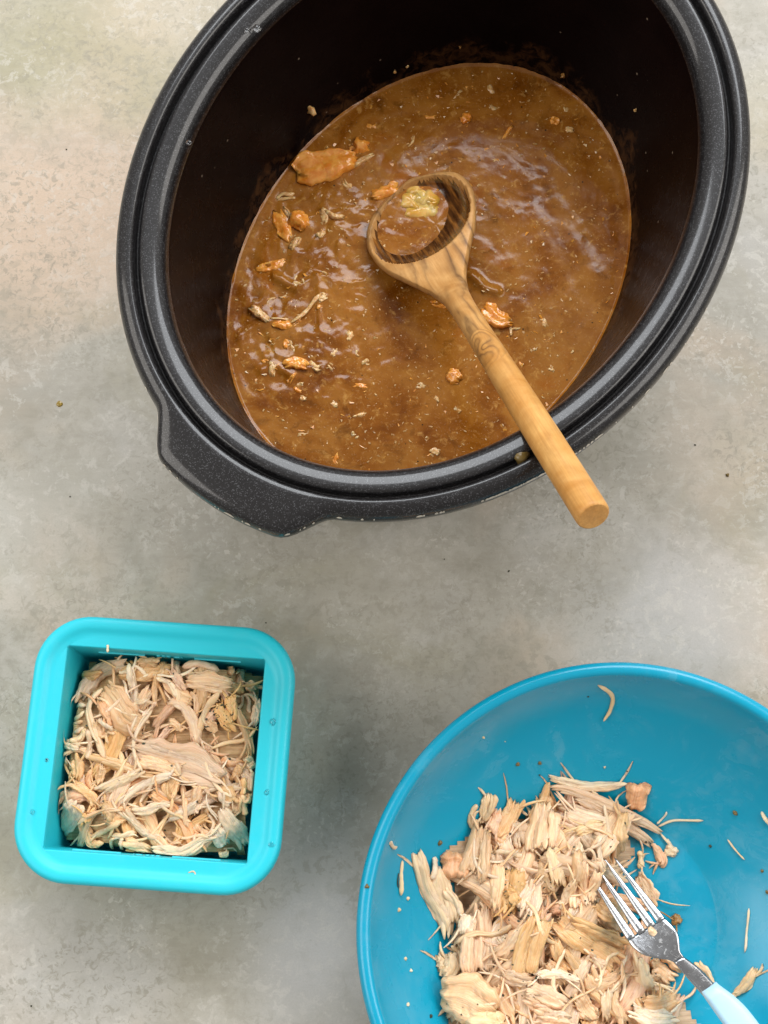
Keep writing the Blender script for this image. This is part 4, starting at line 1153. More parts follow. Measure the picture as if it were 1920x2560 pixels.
BOWLF = [
 ('F', [(1380,720),(1450,830),(1500,930)], 110, 'meat', 'flat chicken strip right of the fork tines in the bowl'),
 ('F', [(1110,990),(1200,1080),(1290,1140)], 170, 'dark', 'tan chicken slab beneath the fork tines'),
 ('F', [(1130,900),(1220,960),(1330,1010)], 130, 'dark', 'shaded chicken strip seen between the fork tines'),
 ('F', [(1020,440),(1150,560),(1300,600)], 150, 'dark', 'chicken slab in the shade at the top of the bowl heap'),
 ('F', [(640,380),(640,550)], 130, 'skin', 'mustard brown skin patch at the top of the bowl heap'),
 ('F', [(230,600),(225,760)], 185, 'pinkchunk', 'smooth rounded pink chicken lump at the upper left of the bowl heap'),
 ('F', [(420,560),(440,700),(380,800)], 150, 'dark', 'tan chicken slab under the frayed upright piece'),
 ('F', [(620,640),(590,800),(600,1000)], 150, 'skin', 'dark herb crusted chicken skin in the middle left of the bowl heap'),
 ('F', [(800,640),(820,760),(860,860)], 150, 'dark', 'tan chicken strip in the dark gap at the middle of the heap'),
 ('F', [(1060,600),(1050,780),(1060,980)], 175, 'meat', 'upright fibrous chicken slab left of the fork tips'),
 ('F', [(990,560),(1010,700),(990,820)], 90, 'meat', 'curved chicken strip left of the fork tips'),
 ('F', [(160,1200),(190,1320),(150,1420)], 190, 'pale', 'greyish white chicken slab at the left edge of the heap'),
 ('F', [(640,860),(560,900)], 120, 'skin', 'blackened herb scrap in the left of the bowl heap'),
 ('F', [(500,620),(490,800),(470,980)], 85, 'meat', 'straight upright chicken strip in the left of the bowl heap'),
 ('F', [(620,240),(560,370),(480,520)], 120, 'meat', 'ragged chicken strip leaning right at the upper left of the heap'),
 ('F', [(350,280),(335,360),(340,460)], 45, 'pale', 'leftmost frayed chicken finger at the top left of the heap'),
 ('F', [(430,205),(415,300),(400,420)], 60, 'pale', 'tallest frayed chicken finger at the top left of the heap'),
 ('F', [(475,220),(450,310),(430,400)], 45, 'pale', 'short frayed chicken finger beside the tallest one'),
 ('F', [(500,300),(480,390),(440,480)], 75, 'pink', 'pinkish chicken strip behind the frayed fingers'),
 ('F', [(410,380),(390,500),(350,640),(310,830)], 175, 'meat', 'long frayed chicken slab at the upper left of the bowl heap'),
 ('F', [(30,540),(60,680),(90,830),(170,1000),(190,1220)], 160, 'pale', 'curled greyish chicken skin along the left edge of the heap'),
 ('F', [(110,620),(90,700),(70,760)], 40, 'pale', 'thin pale chicken strand on the curled left edge'),
 ('F', [(150,830),(240,920),(250,1000)], 45, 'pale', 'thin pale chicken strand at the left of the bowl heap'),
 ('F', [(820,140),(790,270),(700,390)], 45, 'meat', 'thin chicken strand hanging from the top of the bowl heap'),
 ('F', [(810,110),(960,150),(1100,175),(1330,150)], 62, 'pale', 'long flat chicken strip lying along the top of the bowl heap'),
 ('F', [(1395,140),(1375,330)], 145, 'pinkchunk', 'reddish pink chicken chunk at the top right of the bowl heap'),
 ('F', [(980,230),(1070,240)], 90, 'pinkchunk', 'small round chicken lump under the long flat strip'),
 ('F', [(800,250),(900,240),(1050,280),(1200,340),(1430,450),(1560,540)], 165, 'meat', 'thick ropy chicken piece arching over the top right of the heap'),
 ('F', [(900,330),(1050,400),(1250,450)], 120, 'meat', 'ropy chicken strip below the thick arching piece'),
 ('F', [(1560,560),(1650,600)], 75, 'pale', 'torn chicken end beside the tip of the thick arching piece'),
 ('F', [(1420,580),(1395,690)], 40, 'pale', 'thin chicken strand dropping onto the bowl base'),
 ('F', [(1500,540),(1545,640),(1520,680)], 70, 'pink', 'small curled brown tip of chicken above the fork'),
 ('F', [(970,480),(1080,430),(1190,410)], 75, 'pale', 'slender chicken strip below the thick arching piece'),
 ('F', [(1340,280),(1240,420),(1170,560),(1110,640)], 135, 'meat', 'twisted chicken rope leading down to the fork tips'),
 ('F', [(1310,320),(1280,470),(1280,600)], 90, 'dark', 'tan chicken strip right of the twisted rope'),
 ('F', [(1080,640),(1200,720),(1300,800)], 90, 'meat', 'knotted chicken strip right under the fork tips'),
 ('F', [(810,240),(790,430),(750,650)], 195, 'meat', 'wide upright chicken slab in the upper middle of the bowl heap'),
 ('F', [(840,540),(870,680),(895,820)], 95, 'pale', 'narrow chicken tail hanging from the wide upright slab'),
 ('F', [(480,580),(570,600),(660,600)], 40, 'pale', 'thin chicken strand crossing the upper left of the heap'),
 ('F', [(740,740),(700,890),(640,1050)], 135, 'meat', 'yellowish fanned chicken slab in the middle of the bowl heap'),
 ('F', [(1000,750),(930,870),(880,950)], 60, 'pale', 'pale forked chicken strand in the middle of the heap'),
 ('F', [(380,900),(370,1100),(370,1300),(400,1470)], 190, 'meat', 'broad upright chicken slab at the lower left of the heap'),
 ('F', [(300,980),(290,1120)], 100, 'pale', 'short pale chicken strip beside the broad upright slab'),
 ('F', [(690,1060),(580,1180),(470,1290)], 105, 'meat', 'rounded chicken strip slanting left below the middle of the heap'),
 ('F', [(860,1120),(880,1250),(960,1370)], 75, 'meat', 'fanned chicken strip right of the yellow skin'),
 ('F', [(780,1270),(850,1400),(880,1490)], 150, 'meat', 'chicken lump below the fanned strip'),
 ('F', [(790,960),(720,1150),(650,1350),(690,1460)], 145, 'skin', 'long yellow brown strip of chicken skin in the middle of the heap'),
 ('F', [(860,1010),(1000,1140),(1150,1230),(1270,1320)], 125, 'meat', 'long smooth chicken strip running down right from the middle'),
 ('F', [(950,1030),(1150,1120),(1330,1200)], 90, 'skin', 'tan skinned chicken strip left of the fork head'),
 ('F', [(220,1170),(350,1115),(480,1120),(620,1030)], 36, 'pale', 'thin chicken strand across the broad upright slab'),
 ('F', [(500,1360),(620,1400),(720,1390)], 80, 'meat', 'chicken strip above the lower left of the heap'),
 ('F', [(1070,1330),(1120,1440),(1240,1400),(1300,1330)], 105, 'meat', 'U shaped chicken curl left of the fork neck'),
 ('F', [(1090,1290),(1190,1310)], 65, 'meat', 'short chicken stub over the U shaped curl'),
 ('F', [(1390,1240),(1420,1390),(1510,1490)], 95, 'pale', 'chicken strip bending down below the fork head'),
 ('F', [(1470,1270),(1560,1340),(1660,1400)], 200, 'meat', 'wide grained chicken slab under the fork neck'),
 ('F', [(1400,1560),(1550,1570),(1660,1520)], 120, 'meat', 'chicken slab near the fork handle at the bottom'),
 ('F', [(1330,1600),(1500,1660),(1640,1650)], 110, 'pale', 'pale chicken strip at the bottom below the fork neck'),
 ('F', [(720,1380),(870,1365),(1040,1415)], 55, 'pale', 'thin chicken strip lying across the lower middle'),
 ('F', [(480,1410),(550,1550),(610,1660)], 125, 'meat', 'chicken slab at the bottom right of the brown chunk'),
 ('F', [(600,1450),(760,1510),(960,1610)], 155, 'meat', 'wide chicken slab at the bottom middle of the heap'),
 ('F', [(1000,1480),(1050,1580),(1120,1680)], 110, 'meat', 'chicken strip curving down at the bottom middle'),
 ('F', [(1250,1400),(1240,1550),(1300,1690)], 72, 'meat', 'right one of two upright chicken strands at the bottom'),
 ('F', [(1205,1440),(1190,1560),(1190,1690)], 62, 'pale', 'left one of two upright chicken strands at the bottom'),
 ('F', [(110,1480),(280,1510),(480,1630)], 270, 'skinchunk', 'big golden brown chicken chunk at the lower left of the bowl heap'),
 ('F', [(280,1660),(420,1660),(560,1690)], 130, 'pale', 'pale ragged chicken slab at the bottom edge of the picture'),
 ('F', [(700,1640),(850,1680),(1000,1720)], 150, 'meat', 'ragged chicken slab cut by the bottom edge of the picture'),
]
for cr, pts, wpx, kind, label in BOWLF:
    feature(ho, bowl_clamp, cr, pts, wpx, kind, label, 'chicken piece', zg=.032)

strands(ho, bowl_clamp, 26, bowl_samp, 'fine loose chicken strand lying on top of the heap in the round teal bowl', 'fine strands in the round bowl')
# ---- loose bits in the bowl
class Flat:
    def __init__(s, f): s.f = f
    def get(s, p): return s.f(np.asarray(p))
    def put(s, V, drop=0): pass
hbowl = Flat(lambda p: bowl_z(p) + .0002)
def loose(pts, wpx, mat, label, cat='chicken strand', name='chicken_strand', group=None, crop='G'):
    P = np.array([px_bowl(u, v)[:2] for u, v in cpx(crop, pts)])
    wd = wpx * CR[crop][2] * .70 / FPX
    strand = wd < .0042
    C2, L = spline(P, 18 if strand else 24)
    o = lay_piece(name, C2, wd, wd * .62 if strand else .003, hbowl, mat, rng, strand, False, bowl_clamp, stiff=.12, frays=0 if strand else 2)
    return tag(o, label, cat, group)
loose([(990,150),(1050,190),(1045,245),(1012,287)], 17, 'pale', 'hooked chicken strand high on the back wall of the teal bowl')
loose([(1225,700),(1290,672),(1405,676)], 11, 'pale', 'thin chicken strand on the bowl wall right of the reddish chunk')
loose([(1225,690),(1250,660),(1262,640)], 10, 'pale', 'short upright strand crossing the thin one right of the reddish chunk')
loose([(178,765),(205,782)], 17, 'pale', 'short pale chicken stub on the left wall of the teal bowl')
loose([(232,832),(225,900),(219,968)], 15, 'pale', 'straight chicken strip on the left wall of the teal bowl')
loose([(212,880),(212,940)], 6, 'herb', 'dark herb sliver beside the straight strip on the left bowl wall', 'herb', 'herb_sliver')
loose([(1498,750),(1530,790),(1568,828)], 8, 'pale', 'thin tapered chicken strand on the right wall of the teal bowl')
loose([(1580,1018),(1580,1090),(1564,1190)], 11, 'pale', 'long wavy chicken strand on the right wall of the teal bowl')
loose([(1610,1240),(1570,1315),(1500,1365)], 38, 'pale', 'thick chicken strip lying on the bowl wall beside the fork handle', 'chicken piece', 'chicken_piece')
loose([(1632,640),(1650,665),(1668,700)], 16, 'pale', 'chicken strand at the right edge of the picture')
loose([(1375,1225),(1420,1275),(1450,1320)], 26, 'meat', 'chicken strip showing behind the fork neck', 'chicken piece', 'chicken_piece')
loose([(1285,1040),(1312,1085)], 44, 'brownbit', 'brown square morsel on the bowl base beside the fork head', 'morsel', 'brown_morsel')

def blob(center, r, squash, seed, seg=10, amp=.25):
    q = np.random.RandomState(seed); vs = []; fs = []; n1 = 7
    for i in range(n1 + 1):
        a = math.pi * i / n1
        for j in range(seg):
            b = 2 * math.pi * j / seg
            d = np.array([math.sin(a) * math.cos(b), math.sin(a) * math.sin(b), math.cos(a)])
            k = 1 + amp * math.sin(3 * d[0] + seed) * math.cos(2.5 * d[1] + seed * 1.7) + amp * .6 * math.sin(5 * d[1] + 2 * d[2] + seed)
            vs.append(center + d * r * k * np.array([1, 1, squash]))
    fs = grid_faces(n1 + 1, seg)
    return np.array(vs), [f[::-1] for f in fs]
bits = [((545,350),6,'pale'),((680,455),8,'olive'),((766,450),8,'olive'),((1020,466),5,'pale'),((375,762),11,'olive'),((250,980),8,'pale'),((215,1025),8,'pale'),
        ((1530,646),10,'olive'),((1636,872),6,'olive'),((1656,955),8,'olive'),((240,1215),7,'pale'),((262,1262),7,'pale'),((250,1395),8,'pale'),((340,1441),7,'herb'),
        ((765,497),4,'herb'),((1108,481),4,'herb'),((955,190),4,'herb'),((1433,775),6,'herb'),((630,366),3,'pale'),((1275,1165),5,'pale')]
seenb = {}
for q, ((a, b), rr, mt) in enumerate(bits):
    u, v = cpx('G', [(a, b)])[0]; p = px_bowl(u, v); r_ = rr * .6389 * .7 / FPX
    V_, F_ = blob(p + np.array([0, 0, r_ * .3]), r_, .6, q + 3)
    nm, lb, ct = {'pale': ('chicken_crumb', 'tiny pale chicken crumb stuck to the wall of the teal bowl', 'crumb'),
                  'olive': ('pepper_crumb', 'small olive brown crumb stuck to the wall of the teal bowl', 'crumb'),
                  'herb': ('herb_fleck', 'tiny dark herb fleck stuck to the wall of the teal bowl', 'herb')}[mt]
    tag(mesh_obj(nm, V_, F_, M[mt], loc=p, uv=V_[:, :2]), lb, ct, {'pale': 'pale crumbs on the bowl wall', 'olive': 'olive crumbs on the bowl wall', 'herb': 'herb flecks on the bowl wall'}[mt])
u, v = cpx('G', [(90, 933)])[0]
p = px(u, v, .0692); V_, F_ = blob(p, .0012, .7, 77)
tag(mesh_obj('pepper_crumb', V_, F_, M['olive'], loc=p), 'olive brown crumb sitting on the left rim of the teal bowl', 'crumb')

# ---- herb flecks on the two heaps (too small to count)
def flecks(name, hm, pick, count, mat, label, size=(.0004, .0011), lift=.0004):
    vs, fs = [], []
    for _ in range(count):
        p = pick(); z = float(hm.get(p)) + lift; a = rng.uniform(0, 6.28); r_ = rng.uniform(*size); b = len(vs)
        tl = rng.uniform(-.5, .5, 2); k = rng.randint(4, 7)
        for j in range(k):
            an = a + 6.283 * j / k; rr = r_ * rng.uniform(.5, 1.2)
            d = np.array([math.cos(an) * rr, math.sin(an) * rr * .7])
            vs.append((p[0] + d[0], p[1] + d[1], z + d @ tl)); vs.append((p[0] + d[0], p[1] + d[1], z + d @ tl - .0004))
        fs.append([b + 2 * j for j in range(k)]); fs.append([b + 2 * j + 1 for j in reversed(range(k))])
        for j in range(k): fs.append((b + 2 * j, b + 2 * j + 1, b + 2 * ((j + 1) % k) + 1, b + 2 * ((j + 1) % k)))
    vs = np.array(vs)
    return tag(mesh_obj(name, vs, fs, mat, loc=vs.mean(0), smooth=False), label, 'herbs', kind='stuff')
def near(crop, pts, s_, hm, zg):
    cs = [solve_xy([q], hm, zg)[0] for q in cpx(crop, pts)]
    return lambda: cs[rng.randint(len(cs))] + rng.normal(0, s_, 2)
_bn = near('B', [(880,1000),(930,1090),(760,1120),(820,930),(1000,900)], .0028, hb, .045)
flecks('herb_flecks', hb, lambda: _bn() if rng.rand() < .6 else q2w(rng.uniform(-.042, .042, 2)), 75, M['herb'], 'dark green herb flecks sprinkled on the chicken in the square box')
_on = near('F', [(590,860),(600,960),(560,760),(640,1000),(820,800),(700,1400),(280,1600),(1400,1450)], .0035, ho, .032)
flecks('herb_flecks', ho, lambda: _on() if rng.rand() < .6 else bowl_samp(), 130, M['herb'], 'dark herb flecks sprinkled on the chicken in the round teal bowl')

# ================================================================== FORK
CR['K'] = (1440, 2060, .2893)
tipc = np.array([(193, 316)]); 
_tipw = px(*cpx('K', [(193, 316)])[0], .033)[:2]
_axis = px(*cpx('K', [(1140, 1430)])[0], .050)[:2] - _tipw; _axis /= np.linalg.norm(_axis)
fz_s = [0, .010, .020, .032, .043, .050, .057, .064, .072, .085, .10, .12, .14, .20, .25]
fz_z = [.0290, .0335, .0385, .0436, .0474, .0489, .0494, .0495, .0500, .0525, .0560, .0612, .0665, .0815, .094]
def fork_pt(a, b):
    u, v = cpx('K', [(a, b)])[0]; z = .045
    for _ in range(8):
        p = px(u, v, z); z = float(np.interp((p[:2] - _tipw) @ _axis, fz_s, fz_z))
    return px(u, v, z)
fork_root = empty('fork', fork_pt(800, 1000))
tag(fork_root, 'steel table fork with a pale blue handle lying in the teal bowl', 'fork')
def bar(name, stations, thick, mat, parent, dish=0.0, rnd=.35, m=12, capr=False):
    """stations: (left, right) world points; a solid bar with a rounded edge, slightly dished on top"""
    vs = []
    for k, (l, r_) in enumerate(stations):
        c = (l + r_) / 2; h_ = (r_ - l) / 2; hw = np.linalg.norm(h_); sdv = h_ / (hw + 1e-12)
        tk = thick[k] if hasattr(thick, '__len__') else thick
        for j in range(m):
            a = 2 * math.pi * j / m
            x = np.sign(math.cos(a)) * abs(math.cos(a)) ** rnd; z = np.sign(math.sin(a)) * abs(math.sin(a)) ** .55
            vs.append(c + sdv * hw * x + np.array([0, 0, 1]) * (z * tk / 2 + dish * (x * x - .5) * hw))
    n_ = len(stations); fs = grid_faces(n_, m); b = len(vs)
    vs += [np.mean(vs[:m], 0), np.mean(vs[-m:], 0)]
    for j in range(m):
        fs.append((b, (j + 1) % m, j)); fs.append((b + 1, (n_ - 1) * m + j, (n_ - 1) * m + (j + 1) % m))
    N_ = vnormals(vs, fs)
    if N_[m // 4][2] < 0: fs = [f[::-1] for f in fs]
    return mesh_obj(name, np.array(vs), fs, mat, parent)
def refine(sts, n_):
    L_, _ = spline(np.array([a for a, b in sts]), n_); R_, _ = spline(np.array([b for a, b in sts]), n_)
    return list(zip(L_, R_))
hd = [((440,1000),(765,812)), ((492,1070),(832,878)), ((575,1128),(878,945)), ((695,1160),(893,1030)), ((790,1172),(900,1100)), ((845,1195),(935,1150))]
hs = refine([(fork_pt(*a), fork_pt(*b)) for a, b in hd], 22)
head = bar('fork_head', hs, .0016, M['steel'], fork_root, dish=.10)
tin = [((75,372),(476,983)), ((148,334),(562,929)), ((230,280),(650,878)), ((326,284),(731,827))]
for (t0, t1) in tin:
    t0 = np.array(t0, float); t1 = np.array(t1, float); d = (t1 - t0) / np.linalg.norm(t1 - t0); nrm = np.array([-d[1], d[0]])
    st = []
    for k in np.linspace(0, 1, 18):
        wv = 3.0 + 36 * min(1, k * 1.15) ** .8 * (1 if k > .05 else .6)
        p = t0 + (t1 + d * 16 - t0) * k
        st.append((fork_pt(*(p - nrm * -wv)), fork_pt(*(p + nrm * -wv))))
    bar('tine', st, list(np.linspace(.0011, .0017, 18)), M['steel'], head, dish=-.06, rnd=.45)
    bpy.context.view_layer.update()
nk = [((840,1192),(930,1146)), ((900,1262),(1000,1195)), ((965,1335),(1065,1245)), ((1085,1470),(1195,1380)), ((1110,1500),(1220,1410))]
bar('neck', refine([(fork_pt(*a), fork_pt(*b)) for a, b in nk], 16), .0024, M['steel'], fork_root, rnd=.6)
hn = [((1078,1452),(1212,1362)), ((1090,1470),(1228,1382)), ((1180,1602),(1372,1490)), ((1282,1745),(1500,1620)), ((1480,2020),(1700,1890)), ((1690,2310),(1905,2180)), ((1780,2420),(1960,2310)), ((1830,2470),(1930,2410))]
bar('handle', refine([(fork_pt(*a), fork_pt(*b)) for a, b in hn], 40), [.0045, .006] + [.0085] * 35 + [.008, .006, .003], M['blue'], fork_root, rnd=.85, m=20)
# a smear of meat left on the fork head
p = fork_pt(660, 930); V_, F_ = blob(p + np.array([0, 0, .0007]), .0022, .22, 12, amp=.5)
tag(mesh_obj('chicken_crumb', V_, F_, M['meat'], loc=p, uv=V_[:, :2]), 'smear of chicken stuck on the head of the fork', 'crumb')

# ================================================================== THINGS IN THE GRAVY
hsoup = Flat(lambda p: SZ + soup_h(np.asarray(p)[..., :2].reshape(-1, 2)).reshape(np.asarray(p).shape[:-1]))
def floating(crop, pts, wpx, mat, label, cat, name, sink=.0, chunk=False, t=None, group=None):
    P = np.array([px(u, v, SZ)[:2] for u, v in cpx(crop, pts)])
    wd = wpx * CR[crop][2] * (CAM_H - SZ) / FPX; strand = wd < .0028 and not chunk
    C2, L = spline(P, 14 if strand else 24)
    if chunk and L < wd: c = C2.mean(0); C2 = c + (C2 - c) * (wd * 1.1 / max(L, 1e-4))
    tk = t or (wd * .6 if strand else min(.0065, wd * .5) if chunk else .0025)
    if chunk and wd > .006: chunk = False; sink *= .6
    o = lay_piece(name, C2, wd, tk, hsoup, mat, rng, strand, chunk, None, stiff=.3, frays=0, lift=-sink, plain=True)
    return tag(o, label, cat, group)
floating('S', [(450,320),(640,275),(850,240)], 205, 'orange', 'large smooth orange chicken chunk breaking the gravy at the left', 'chicken chunk', 'chicken_chunk', .0026, True)
floating('S', [(350,510),(390,600),(450,720)], 120, 'orange', 'orange chicken shred in the gravy near the left pot wall', 'chicken shred', 'chicken_shred', .0012)
floating('S', [(350,460),(400,440),(465,428)], 26, 'flake', 'upper of two thin strands in the gravy by the left wall', 'chicken strand', 'chicken_strand')
floating('S', [(360,470),(410,462),(470,462)], 20, 'flake', 'lower of two thin strands in the gravy by the left wall', 'chicken strand', 'chicken_strand')
floating('S', [(195,1105),(260,1150),(325,1205)], 58, 'flake', 'pointed pale chicken shard in the lower left of the gravy', 'chicken shred', 'chicken_shred', .0006)
floating('S', [(625,1030),(550,1115),(435,1205)], 26, 'flake', 'curved chicken strand right of the pointed shard in the gravy', 'chicken strand', 'chicken_strand')
floating('S', [(320,1180),(430,1175)], 16, 'flake', 'fine strand between the pointed shard and the curved strand', 'chicken strand', 'chicken_strand')
floating('S', [(330,1210),(450,1215)], 60, 'orange', 'orange chicken scrap below the pointed shard in the gravy', 'chicken shred', 'chicken_shred', .0008, True)
floating('S', [(640,530),(700,570),(770,575)], 40, 'flake', 'bent chicken flake left of the spoon head in the gravy', 'chicken flake', 'chicken_flake', .0006)
floating('S', [(500,690),(430,770)], 50, 'flake', 'chicken flake below the orange shred in the gravy', 'chicken flake', 'chicken_flake', .0008)
floating('S', [(640,640),(600,700)], 55, 'flake', 'broad chicken flake left of the spoon in the gravy', 'chicken flake', 'chicken_flake', .001)
floating('S', [(790,290),(860,240),(960,190)], 40, 'flake', 'frayed chicken flake above the orange chunk in the gravy', 'chicken flake', 'chicken_flake', .0008)
floating('S', [(780,160),(850,155)], 65, 'orange', 'orange flake near the back of the gravy left of centre', 'chicken flake', 'chicken_flake', .0016, True)
floating('W', [(720,770),(820,850),(920,860)], 120, 'orange', 'sunken orange chicken chunk right of the spoon handle', 'chicken chunk', 'chicken_chunk', .0022, True)
floating('W', [(410,745),(540,765)], 60, 'orange', 'orange chicken scrap left of the spoon neck', 'chicken chunk', 'chicken_chunk', .0016, True)
floating('W', [(880,870),(900,950)], 18, 'flake', 'left of two thin strands right of the spoon handle in the gravy', 'chicken strand', 'chicken_strand')
floating('W', [(890,915),(950,900)], 14, 'flake', 'right of two thin strands right of the spoon handle in the gravy', 'chicken strand', 'chicken_strand')
for crop, pts, wp, lb, sk in (('S', [(430,540),(500,600),(540,660)], 120, 'orange chicken lump beside the orange shred near the left wall', .0022),
        ('S', [(900,450),(1000,430),(1090,395)], 95, 'long orange piece just above the left of the spoon head', .0022), ('T', [(400,440),(470,440)], 80, 'sunken orange piece right above the large smooth chunk', .0022),
        ('T', [(850,315),(890,335)], 55, 'small orange piece near the back middle of the gravy', .0014), ('T', [(1225,325),(1255,345)], 44, 'small orange piece near the right back of the gravy', .0012),
        ('S', [(230,880),(330,860),(420,830)], 70, 'sunken tan piece near the left wall above the pointed shard', .0016), ('U', [(300,400),(360,380),(430,400)], 60, 'sunken tan piece in the left of the gravy by the shiny fold', .0016),
        ('U', [(1060,420),(1130,470)], 70, 'amber piece left of the spoon handle', .0016)):
    floating(crop, pts, wp, 'orange', lb, 'chicken chunk', 'chicken_chunk', sk, True)
_gl = [P2((690, 640))[0], P2((680, 790))[0], P2((820, 500))[0], P2((820, 960))[0], P2((1080, 300))[0], P2((1330, 820))[0], P2((760, 1000))[0]]
for q in range(52):
    c = _gl[rng.randint(len(_gl))] + rng.normal(0, .016, 2); ang = rng.uniform(0, 6.28); L = rng.uniform(.003, .012)
    d = np.array([math.cos(ang), math.sin(ang)]) * L / 2; nn_ = np.array([-d[1], d[0]]) * rng.uniform(-.5, .5)
    dd = c - PC; 
    if math.hypot((dd @ [ca, sa]) / (PA - .05), (dd @ [-sa, ca]) / (PB - .05)) > 1: continue
    C2, _l = spline(np.array([c - d, c + nn_, c + d]), 16)
    o = lay_piece('chicken_flake', C2, L * rng.uniform(.25, .6), .0022, hsoup, ['flake', 'flake', 'orange'][rng.randint(3)], rng, False, False, None, stiff=.3, frays=0, lift=-rng.uniform(.0012, .0020), plain=True)
    tag(o, 'small half sunk chicken flake blended into the gravy', 'chicken flake', 'half sunk flakes in the gravy')
# the soft lump inside the spoon
for (a, b, r_, sd_) in ((760, 290, .0075, 4), (840, 230, .0065, 9), (720, 190, .0055, 15), (880, 330, .0045, 8)):
    pass
P_ = [px(*cpx('X', [(a, b)])[0], SZ) for a, b in ((790, 330), (860, 240), (760, 180), (900, 300), (700, 260))]
vs, fs, base = [], [], 0
for k_, (p, r_) in enumerate(zip(P_, (.0090, .0075, .0062, .0055, .0060))):
    V_, F_ = blob(p + np.array([0, 0, -r_ * .38]), r_, .62, k_ * 5 + 2, seg=22, amp=.26)
    V_[:, 2] += (fbm(V_[:, 0] * 330, V_[:, 1] * 330, 3) - .45) * .004
    vs.append(V_); fs += [tuple(i + base for i in f) for f in F_]; base += len(V_)
vs = np.vstack(vs)
tag(mesh_obj('onion_lump', vs, fs, M['yellow'], loc=vs.mean(0)), 'soft yellow lump in the gravy inside the spoon head', 'onion')
for q, (crop, a, b, wp, ang, lb) in enumerate([
        ('T', 975, 205, 58, 60, 'largest pale flake floating near the back of the gravy'), ('T', 1285, 285, 34, 80, 'square pale flake near the right back edge of the gravy'),
        ('T', 1300, 372, 46, 10, 'orange tan flake below the square one at the right back'), ('T', 985, 278, 34, 40, 'small flake just in front of the largest back flake'),
        ('U', 615, 255, 62, 100, 'star shaped orange flake left of the spoon neck shadow'), ('U', 545, 570, 48, 30, 'winged flake in the lower left of the gravy'),
        ('U', 690, 378, 40, 0, 'orange flake below the star shaped one'), ('U', 530, 400, 44, 45, 'ragged flake beside the shiny bubble in the gravy'),
        ('U', 945, 490, 56, 20, 'broad soft flake in the lower middle of the gravy'), ('U', 1015, 550, 46, 50, 'flake between the broad soft one and the spoon handle'),
        ('U', 1110, 600, 36, 45, 'flake just left of the spoon handle low in the gravy'), ('U', 1010, 790, 62, 15, 'ragged flake near the front edge of the gravy'),
        ('U', 650, 340, 36, 60, 'slim flake below the star shaped one'), ('U', 640, 715, 40, 20, 'flake near the front left of the gravy'),
        ('U', 1465, 320, 34, 0, 'small flake right of the spoon handle near the wall'), ('U', 1515, 195, 60, 70, 'shredded flake at the right side of the gravy'),
        ('U', 1550, 410, 46, 30, 'flake near the right front edge of the gravy'), ('U', 390, 485, 40, 0, 'round soft flake in the left of the gravy'),
        ('U', 400, 545, 44, 10, 'soft flake in front of the round one at the left')]):
    k = CR[crop][2]; h_ = wp * .5
    dx, dy = h_ * math.cos(R(ang)), h_ * math.sin(R(ang))
    floating(crop, [(a - dx, b - dy), (a + dx * .2, b + dy * .1), (a + dx, b + dy)], wp * .62, 'flake', lb, 'chicken flake', 'chicken_flake', .0011, t=.0018)
# countless fine flecks
def soup_pick():
    while True:
        t_ = rng.uniform(0, 6.283); k = math.sqrt(rng.rand()) * .97
        x, y = pot_xy(t_, so_root_o)
        return np.array([PC[0] + (x - PC[0]) * k, PC[1] + (y - PC[1]) * k])
flecks('gravy_flecks', hsoup, soup_pick, 1500, M['flake'], 'countless fine pale flecks floating all over the gravy', (.0004, .0015), -.00012)
flecks('gravy_flecks', hsoup, soup_pick, 420, M['orange'], 'countless fine orange flecks floating all over the gravy', (.0006, .0022), -.00022)
flecks('pepper_specks', hsoup, soup_pick, 160, M['herb'], 'countless black pepper specks floating all over the gravy', (.0002, .0005), .0)

# ---- bits stuck to the pot
def pot_inner(u, v):
    """pixel -> point on the sloping inner wall"""
    best = None
    for z in np.linspace(.062, .150, 160):
        p = px(u, v, z); d = p[:2] - PC; a_ = d @ [ca, sa]; b_ = d @ [-sa, ca]
        o_ = np.interp(z, [.0597, .151], [-.0395, -.0242])
        e = abs(math.hypot(a_ / (PA + o_), b_ / (PB + o_)) - 1)
        if best is None or e < best[0]: best = (e, p)
    return best[1]
for q, (u, v, r_, mt, nm, lb, ct) in enumerate([
        (778, 275, .0026, 'flake', 'chicken_flake', 'pale chicken flake stuck to the dark back wall of the pot', 'chicken flake'),
        (1589, 275, .0009, 'flake', 'gravy_splash', 'small pale splash on the dark right wall of the pot', 'splash'),
        (987, 180, .0011, 'flake', 'gravy_splash', 'round pale splash above the back edge of the gravy', 'splash'),
        (1018, 167, .0009, 'flake', 'gravy_splash', 'tiny pale splash right of the round one on the back wall', 'splash'),
        (1407, 190, .0014, 'brownbit', 'gravy_splash', 'brown residue spot above the right back edge of the gravy', 'splash'),
        (1150, 118, .0008, 'brownbit', 'gravy_splash', 'brown residue spot high on the back wall of the pot', 'splash')]):
    p = pot_inner(u, v); V_, F_ = blob(p, r_, .9, q + 31, amp=.45)
    tag(mesh_obj(nm, V_, F_, M[mt], loc=p), lb, ct)
# olive scrap on the rim beside the handle of the spoon
p = px(1302, 1140, .1600); V_, F_ = blob(p + np.array([0, 0, .0005]), .0042, .55, 8, amp=.25)
tag(mesh_obj('herb_leaf', V_, F_, M['olive'], loc=p), 'olive green leaf scrap on the pot rim beside the spoon handle', 'herb')

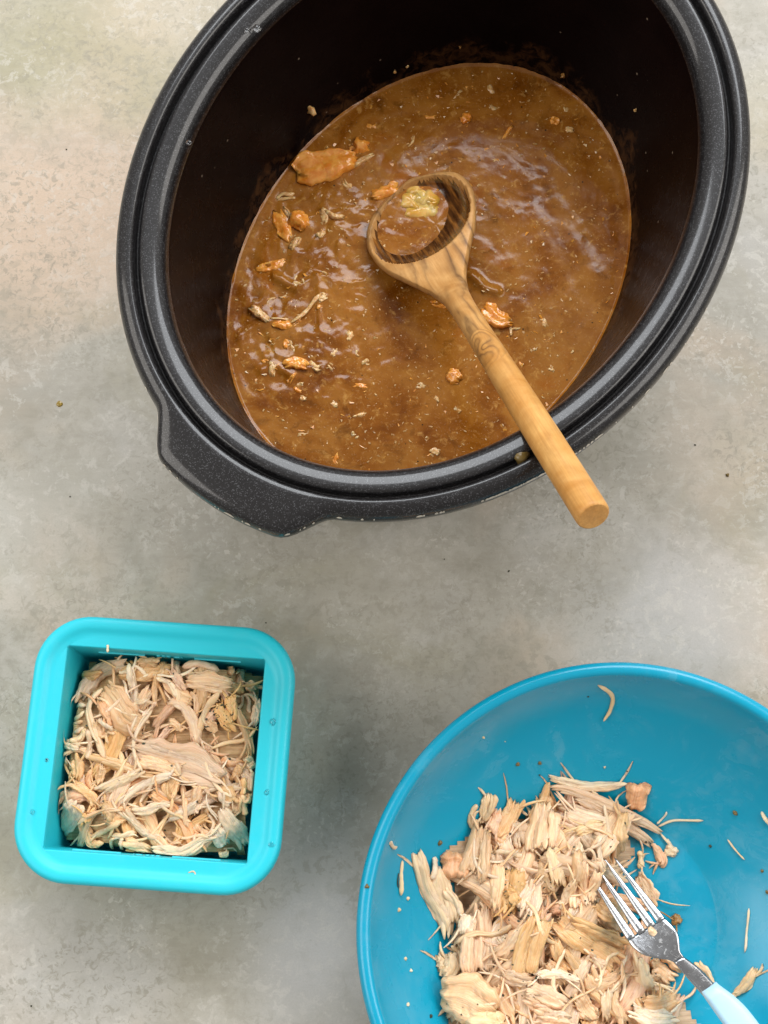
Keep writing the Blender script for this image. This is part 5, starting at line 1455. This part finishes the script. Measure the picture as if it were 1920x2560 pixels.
# ---- water drops
def drop(name, p, r_, label, mat='water', cat='water drop', squash=.45):
    V_, F_ = blob(p, r_, squash, 2, seg=18, amp=.06)
    V_[:, 2] = np.maximum(V_[:, 2], p[2] - .0003)
    tag(mesh_obj(name, V_, F_, M[mat], loc=p), label, cat)
drop('water_drop', px(642, 71, .1624), .0020, 'larger water drop on the upper left of the pot rim')
drop('water_drop', px(617, 75, .1624), .0012, 'smaller water drop on the upper left of the pot rim')
drop('water_drop', px(472, 356, .1618), .0013, 'water drop on the left of the pot rim')
drop('water_drop', px(684, 1805, .0586), .0019, 'water drop on the right of the box rim, upper one')
drop('water_drop', px(668, 1981, .0586), .0014, 'water drop on the right of the box rim, lower one')
drop('water_drop', px(679, 2112, .0600), .0018, 'water drop near the lower right corner of the box rim')
drop('water_drop', px(117, 1900, .0586), .0009, 'tiny water drop on the left of the box rim, upper one')
drop('water_drop', px(81, 2030, .0590), .0012, 'tiny water drop on the left of the box rim, lower one')
drop('oil_drop', px(149, 1010, .0),     .0018, 'yellow oil drop on the table left of the pot', 'oil', 'oil drop', .4)

# ---- strands and crumbs on the box rim
hflat = Flat(lambda p: np.full(np.asarray(p).shape[:-1], .0584))
for pts, wp, lb in (([(272, 1612), (270, 1620), (267, 1631)], 7, 'short pale strand hanging over the back edge of the box opening'),
                    ([(470, 2181), (484, 2180), (489, 2195)], 4, 'thin bent strand on the front rim of the box')):
    P = np.array([px(u, v, .0584)[:2] for u, v in pts]); C2, _l = spline(P, 12)
    o = lay_piece('chicken_strand', C2, wp * .69 / FPX, wp * .5 * .69 / FPX, hflat, 'pale', rng, True)
    tag(o, lb, 'chicken strand')

# ---- specks on the table
for q, (u, v, r_, mt, lb) in enumerate([
        (1819, 1187, .0010, 'olive', 'olive herb speck on the table right of the spoon'), (175, 1241, .0004, 'herb', 'tiny dark speck on the table left of the pot handle'),
        (1111, 1398, .0004, 'herb', 'tiny dark speck on the table below the pot'), (1272, 1428, .0005, 'herb', 'tiny dark speck on the table above the teal bowl'),
        (665, 1557, .0004, 'herb', 'tiny dark speck on the table beside the box corner'), (78, 2515, .0004, 'herb', 'tiny dark speck on the table at the lower left'),
        (1738, 1112, .0005, 'herb', 'tiny dark speck on the table right of the pot'), (166, 373, .0004, 'herb', 'tiny dark speck on the table at the upper left')]):
    p = px(u, v, .0003); V_, F_ = blob(p, r_, .5, q + 50, amp=.4)
    tag(mesh_obj('herb_speck', V_, F_, M[mt], loc=p), lb, 'speck')
